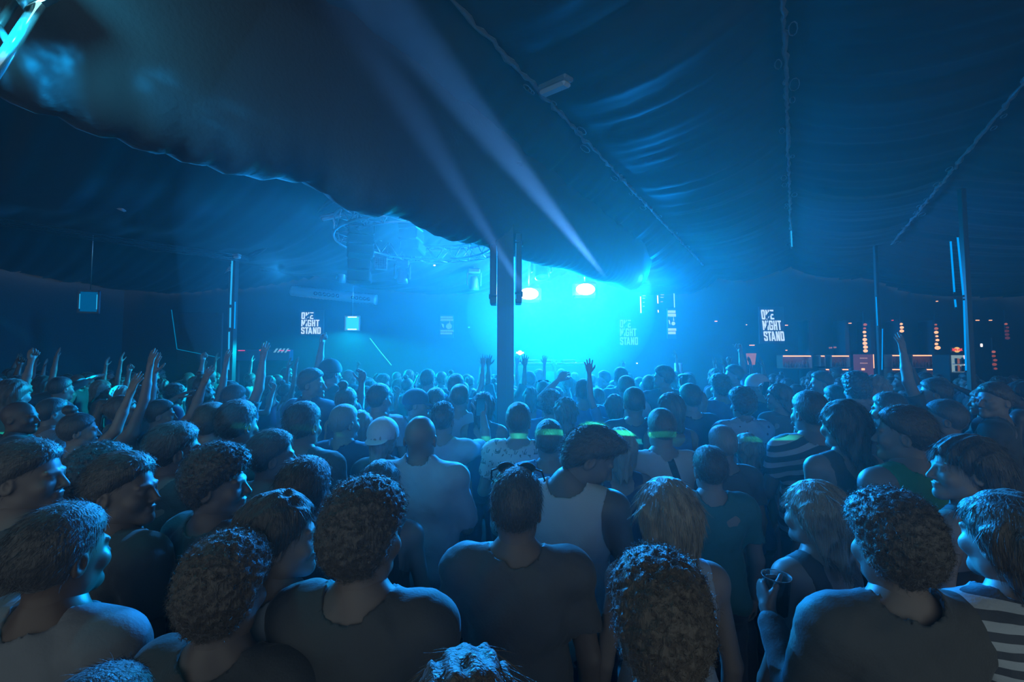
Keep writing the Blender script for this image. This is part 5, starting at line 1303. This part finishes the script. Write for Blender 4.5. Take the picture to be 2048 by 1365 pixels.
phone_at(hand_world('spiky', 'R'), 0.3, 'phone in the raised hand of the spiky-haired person')
def sunglasses(key, label):
    e0, B, s = ROOTS[key]; M = e0.matrix_world @ B['HM'] @ Matrix.Translation((0, 0.045, 0.262)) @ Matrix.Rotation(-0.75 + PI, 4, 'X')
    e = empty('sunglasses', (0, 0, 0), 0, label, 'sunglasses'); e.matrix_world = M
    for q in (-1, 1):
        b = MB(); n = 20; b.tube([(q * 0.036 + 0.029 * math.cos(2 * PI * k / n), 0.055, 0.019 * math.sin(2 * PI * k / n)) for k in range(n)], 0.003, 6, closed=True); b.build('rim', M_black, e)
        b = MB(); vs = [(q * 0.036 + 0.028 * math.cos(2 * PI * k / n), 0.055, 0.018 * math.sin(2 * PI * k / n)) for k in range(n)]; b.add(vs + [(x, y - 0.002, z) for x, y, z in vs], [tuple(range(n)), tuple(range(2 * n - 1, n - 1, -1))]); b.build('lens', mat('sun_lens', (0.02, 0.03, 0.04), 0.08, spec=0.9), e)
        b = MB(); b.tube([(q * 0.066, 0.055, 0.004), (q * 0.088, 0.045, 0.006), (q * 0.098, -0.03, 0.0), (q * 0.094, -0.075, -0.02)], [0.0035, 0.0035, 0.003, 0.003], 6); b.build('temple_arm', M_black, e)
    b = MB(); b.tube([(-0.008, 0.056, 0.004), (0, 0.058, 0.008), (0.008, 0.056, 0.004)], 0.003, 6); b.build('bridge', M_black, e)
sunglasses('sunnies', 'dark sunglasses pushed up on the head of the person in front of the pillar')
sunglasses('s87', 'sunglasses on top of a head in the haze right of the pillar')
def cig(pos, d, label):
    b = MB(); b.tube([pos, Vector(pos) + Vector(d)], 0.004, 8); tag(b.build('cigarette', mat('cig_paper', (0.7, 0.72, 0.72), 0.6)), label, 'cigarette')
# ================================================================ haze and light
def haze_volume(name, mb, density, label):
    m = bpy.data.materials.new(name); m.use_nodes = True; nt = m.node_tree; nt.nodes.clear()
    v = nt.nodes.new('ShaderNodeVolumeScatter'); o = nt.nodes.new('ShaderNodeOutputMaterial')
    v.inputs['Color'].default_value = (1, 1, 1, 1); v.inputs['Density'].default_value = density; v.inputs['Anisotropy'].default_value = 0.5
    nt.links.new(v.outputs[0], o.inputs['Volume'])
    return tag(mb.build(name, m), label, 'haze', kind='stuff')
b = MB(); b.box((2, 6, 2.2), (44, 26, 9)); haze_volume('haze', b, HZ0, 'thin stage haze filling the whole hall')
def ellipsoid(c, r):
    b = MB(); n = 24; prof = [(math.sin(PI * k / n), -math.cos(PI * k / n)) for k in range(n + 1)]
    b.lathe(prof, (0, 0, 0), 36); b.v = [(c[0] + x * r[0], c[1] + y * r[1], c[2] + z * r[2]) for x, y, z in b.v]; return b
haze_volume('haze_cloud', ellipsoid((0.5, 6.6, 2.4), (3.1, 6.1, 2.4)), HZ1, 'wide soft bank of haze drifting out from the stage')
haze_volume('haze_cloud', ellipsoid((1.0, 9.6, 3.0), (2.0, 2.7, 1.7)), HZ2, 'dense cloud of glowing haze right in front of the stage')

def light(kind, loc, color, power, size=0.1, target=None, **kw):
    l = bpy.data.lights.new('light', kind); l.energy = power; l.color = color
    if kind == 'AREA': l.shape = 'DISK' if 'sy' not in kw else 'RECTANGLE'; l.size = size; 
    else: l.shadow_soft_size = size
    if 'sy' in kw: l.size_y = kw['sy']
    if kind == 'SPOT': l.spot_size = kw.get('cone', 0.5); l.spot_blend = kw.get('blend', 0.3)
    o = bpy.data.objects.new(kw.get('name', 'stage_or_added_lamp'), l); COL.objects.link(o); o.location = loc
    if target is not None: o.rotation_euler = (Vector(target) - Vector(loc)).to_track_quat('-Z', 'Y').to_euler()
    return o
BL = (0.0, 0.27, 1.0)
CY = (0.0, 0.85, 1.0)
b1, b2 = at(1058, 588, 10.3), at(1171, 579, 10.3)
# broad blue glow of the stage wash
AIMP = (0.1, 0.5, 1.7)
for px, py, y, pw, c in ((1110, 600, 10.7, 2600, BL), (1000, 600, 10.9, 600, BL), (1230, 600, 10.9, 600, BL), (1115, 650, 10.9, 560, CY)):
    light('SPOT', at(px, py, y), c, pw * 0.6 * LK, 0.22, AIMP, cone=math.radians(80), blend=1.0)
    light('POINT', at(px, py, y), c, pw * 0.11 * LK, 0.22)
light('POINT', at(1058, 588, 10.4), (1.0, 0.5, 0.55), 6 * LK, 0.1); light('POINT', at(1171, 579, 10.4), (1.0, 0.5, 0.55), 6 * LK, 0.1)
# beams towards the top left, from added spots nearer than the blinders
for p, tgt, k in ((at(1050, 586, 4.42), at(893, 335, 2.3), 0.2), (at(1215, 560, 7.0), at(950, 230, 2.4), 1.01)):
    light('SPOT', p, (0.10, 0.36, 1.0), 6000 * LB * k, 0.03, tgt, cone=math.radians(2.3 if k > 1 else 3.0), blend=0.35)
# cyan skirt under the lantern
light('SPOT', LP + Vector((0, -0.05, -0.20)), (0.0, 0.62, 0.85), 260 * LK, 0.08, LP + Vector((0.1, -0.4, -2)), cone=math.radians(150), blend=0.1)
# blue wash from truss
light('SPOT', RC + Vector((0.4, 0.9, rz0 - 0.3)), (0.0, 0.35, 1.0), 60 * LK, 0.1, (-2.5, 4.0, 1.0), cone=math.radians(95), blend=0.8)
# top left rig
def gobo(lo, scale, thr):
    l = lo.data; l.use_nodes = True; nt = l.node_tree; em = nt.nodes['Emission']
    tc = nt.nodes.new('ShaderNodeTexCoord'); nz = nt.nodes.new('ShaderNodeTexNoise'); nz.inputs['Scale'].default_value = scale
    mr = nt.nodes.new('ShaderNodeMapRange'); mr.inputs['From Min'].default_value = thr; mr.inputs['From Max'].default_value = thr + 0.2; mr.inputs['To Max'].default_value = 1.0; mr.inputs['To Min'].default_value = 0.2
    nt.links.new(tc.outputs['Normal'], nz.inputs['Vector']); nt.links.new(nz.outputs['Fac'], mr.inputs['Value']); nt.links.new(mr.outputs['Result'], em.inputs['Strength'])
lo = light('SPOT', RIG + Vector((0.0, -0.08, -0.1)), (0.0, 0.50, 1.0), 18 * LK, 0.012, at(420, 620, 2.6), cone=math.radians(120), blend=0.6); gobo(lo, 7.0, 0.5)
light('POINT', RIG + Vector((0.12, -0.12, 0.0)), (0.05, 0.7, 1.0), 2.5 * LK, 0.03)
# slim beam crossing the left
light('SPOT', at(-160, 540, 5.0), (0.0, 0.40, 0.9), 900 * LK, 0.03, at(240, 790, 5.2), cone=math.radians(5), blend=0.5)
# extra blue spots added above the stage front to rim the crowd
for px, py, y, pw in ((700, 560, 9.5, 160), (1330, 560, 10.5, 220), (1000, 480, 9.8, 900), (1240, 540, 10.2, 1200)):
    light('SPOT', at(px, py, y), BL, pw * LK * 1.5, 0.08, (at(1024, 900, 3.0).x + (px - 1024) * 0.002, 2.5, 1.2), cone=math.radians(60), blend=1.0)
# added spots without fixtures that rim the near crowd from above
for p, tgt, pw in (((-1.3, 6.5, 4.05), (-0.3, 1.6, 1.4), 0.5), ((2.6, 8.6, 3.6), (0.8, 1.6, 1.4), 0.5), ((-4.6, 8.6, 3.85), (-2.6, 2.2, 1.4), 0.2)):
    light('SPOT', p, (0.02, 0.33, 1.0), 620 * LW * pw, 0.05, tgt, cone=math.radians(62), blend=0.8)
# green laser fan from behind the camera: a flat sheet of light just above shoulder height
lz = light('SPOT', (-0.3, -1.9, 2.55), (0.03, 1.0, 0.62), 900 * LZ, 0.004, (0.0, 3.0, 1.44), cone=math.radians(110), blend=0.05, name='laser_projector')
l = lz.data; l.use_nodes = True; nt = l.node_tree; em = nt.nodes['Emission']
tc = nt.nodes.new('ShaderNodeTexCoord'); sp = nt.nodes.new('ShaderNodeSeparateXYZ'); nt.links.new(tc.outputs['Normal'], sp.inputs[0])
dv = nt.nodes.new('ShaderNodeMath'); dv.operation = 'DIVIDE'; nt.links.new(sp.outputs['Y'], dv.inputs[0]); nt.links.new(sp.outputs['Z'], dv.inputs[1])
sb = nt.nodes.new('ShaderNodeMath'); sb.operation = 'ABSOLUTE'; nt.links.new(dv.outputs[0], sb.inputs[0])
lt = nt.nodes.new('ShaderNodeMath'); lt.operation = 'LESS_THAN'; lt.inputs[1].default_value = 0.0035; nt.links.new(sb.outputs[0], lt.inputs[0])
nz = nt.nodes.new('ShaderNodeTexNoise'); nz.inputs['Scale'].default_value = 5.0; nt.links.new(tc.outputs['Normal'], nz.inputs['Vector'])
mr = nt.nodes.new('ShaderNodeMapRange'); mr.inputs['From Min'].default_value = 0.45; mr.inputs['From Max'].default_value = 0.62; nt.links.new(nz.outputs['Fac'], mr.inputs['Value'])
mm = nt.nodes.new('ShaderNodeMath'); mm.operation = 'MULTIPLY'; nt.links.new(lt.outputs[0], mm.inputs[0]); nt.links.new(mr.outputs['Result'], mm.inputs[1])
nt.links.new(mm.outputs[0], em.inputs['Strength'])
# warm spill at the bar
for px, py in ((1600, 720), (1730, 690), (1850, 720)): light('POINT', at(px, py, 12.3), (1.0, 0.35, 0.15), 0.5, 0.05)
# added world fill to lift the blacks; tent rear left open for it
w = bpy.data.worlds.new('ambient_fill'); SC.world = w; w.use_nodes = True
w.node_tree.nodes['Background'].inputs[0].default_value = (0.78, 0.95, 0.97, 1); w.node_tree.nodes['Background'].inputs[1].default_value = WK
SC.view_settings.view_transform = 'Standard'; SC.view_settings.look = 'None'; SC.view_settings.exposure = 0.0; SC.view_settings.gamma = 1.0
SC.cycles.use_denoising = True; SC.cycles.max_bounces = 4; SC.cycles.adaptive_threshold = 0.05; SC.cycles.diffuse_bounces = 1; SC.cycles.glossy_bounces = 2; SC.cycles.transmission_bounces = 4; SC.cycles.volume_bounces = 0
SC.cycles.sample_clamp_indirect = 2.0; SC.cycles.sample_clamp_direct = 12.0; SC.cycles.caustics_reflective = False; SC.cycles.caustics_refractive = False
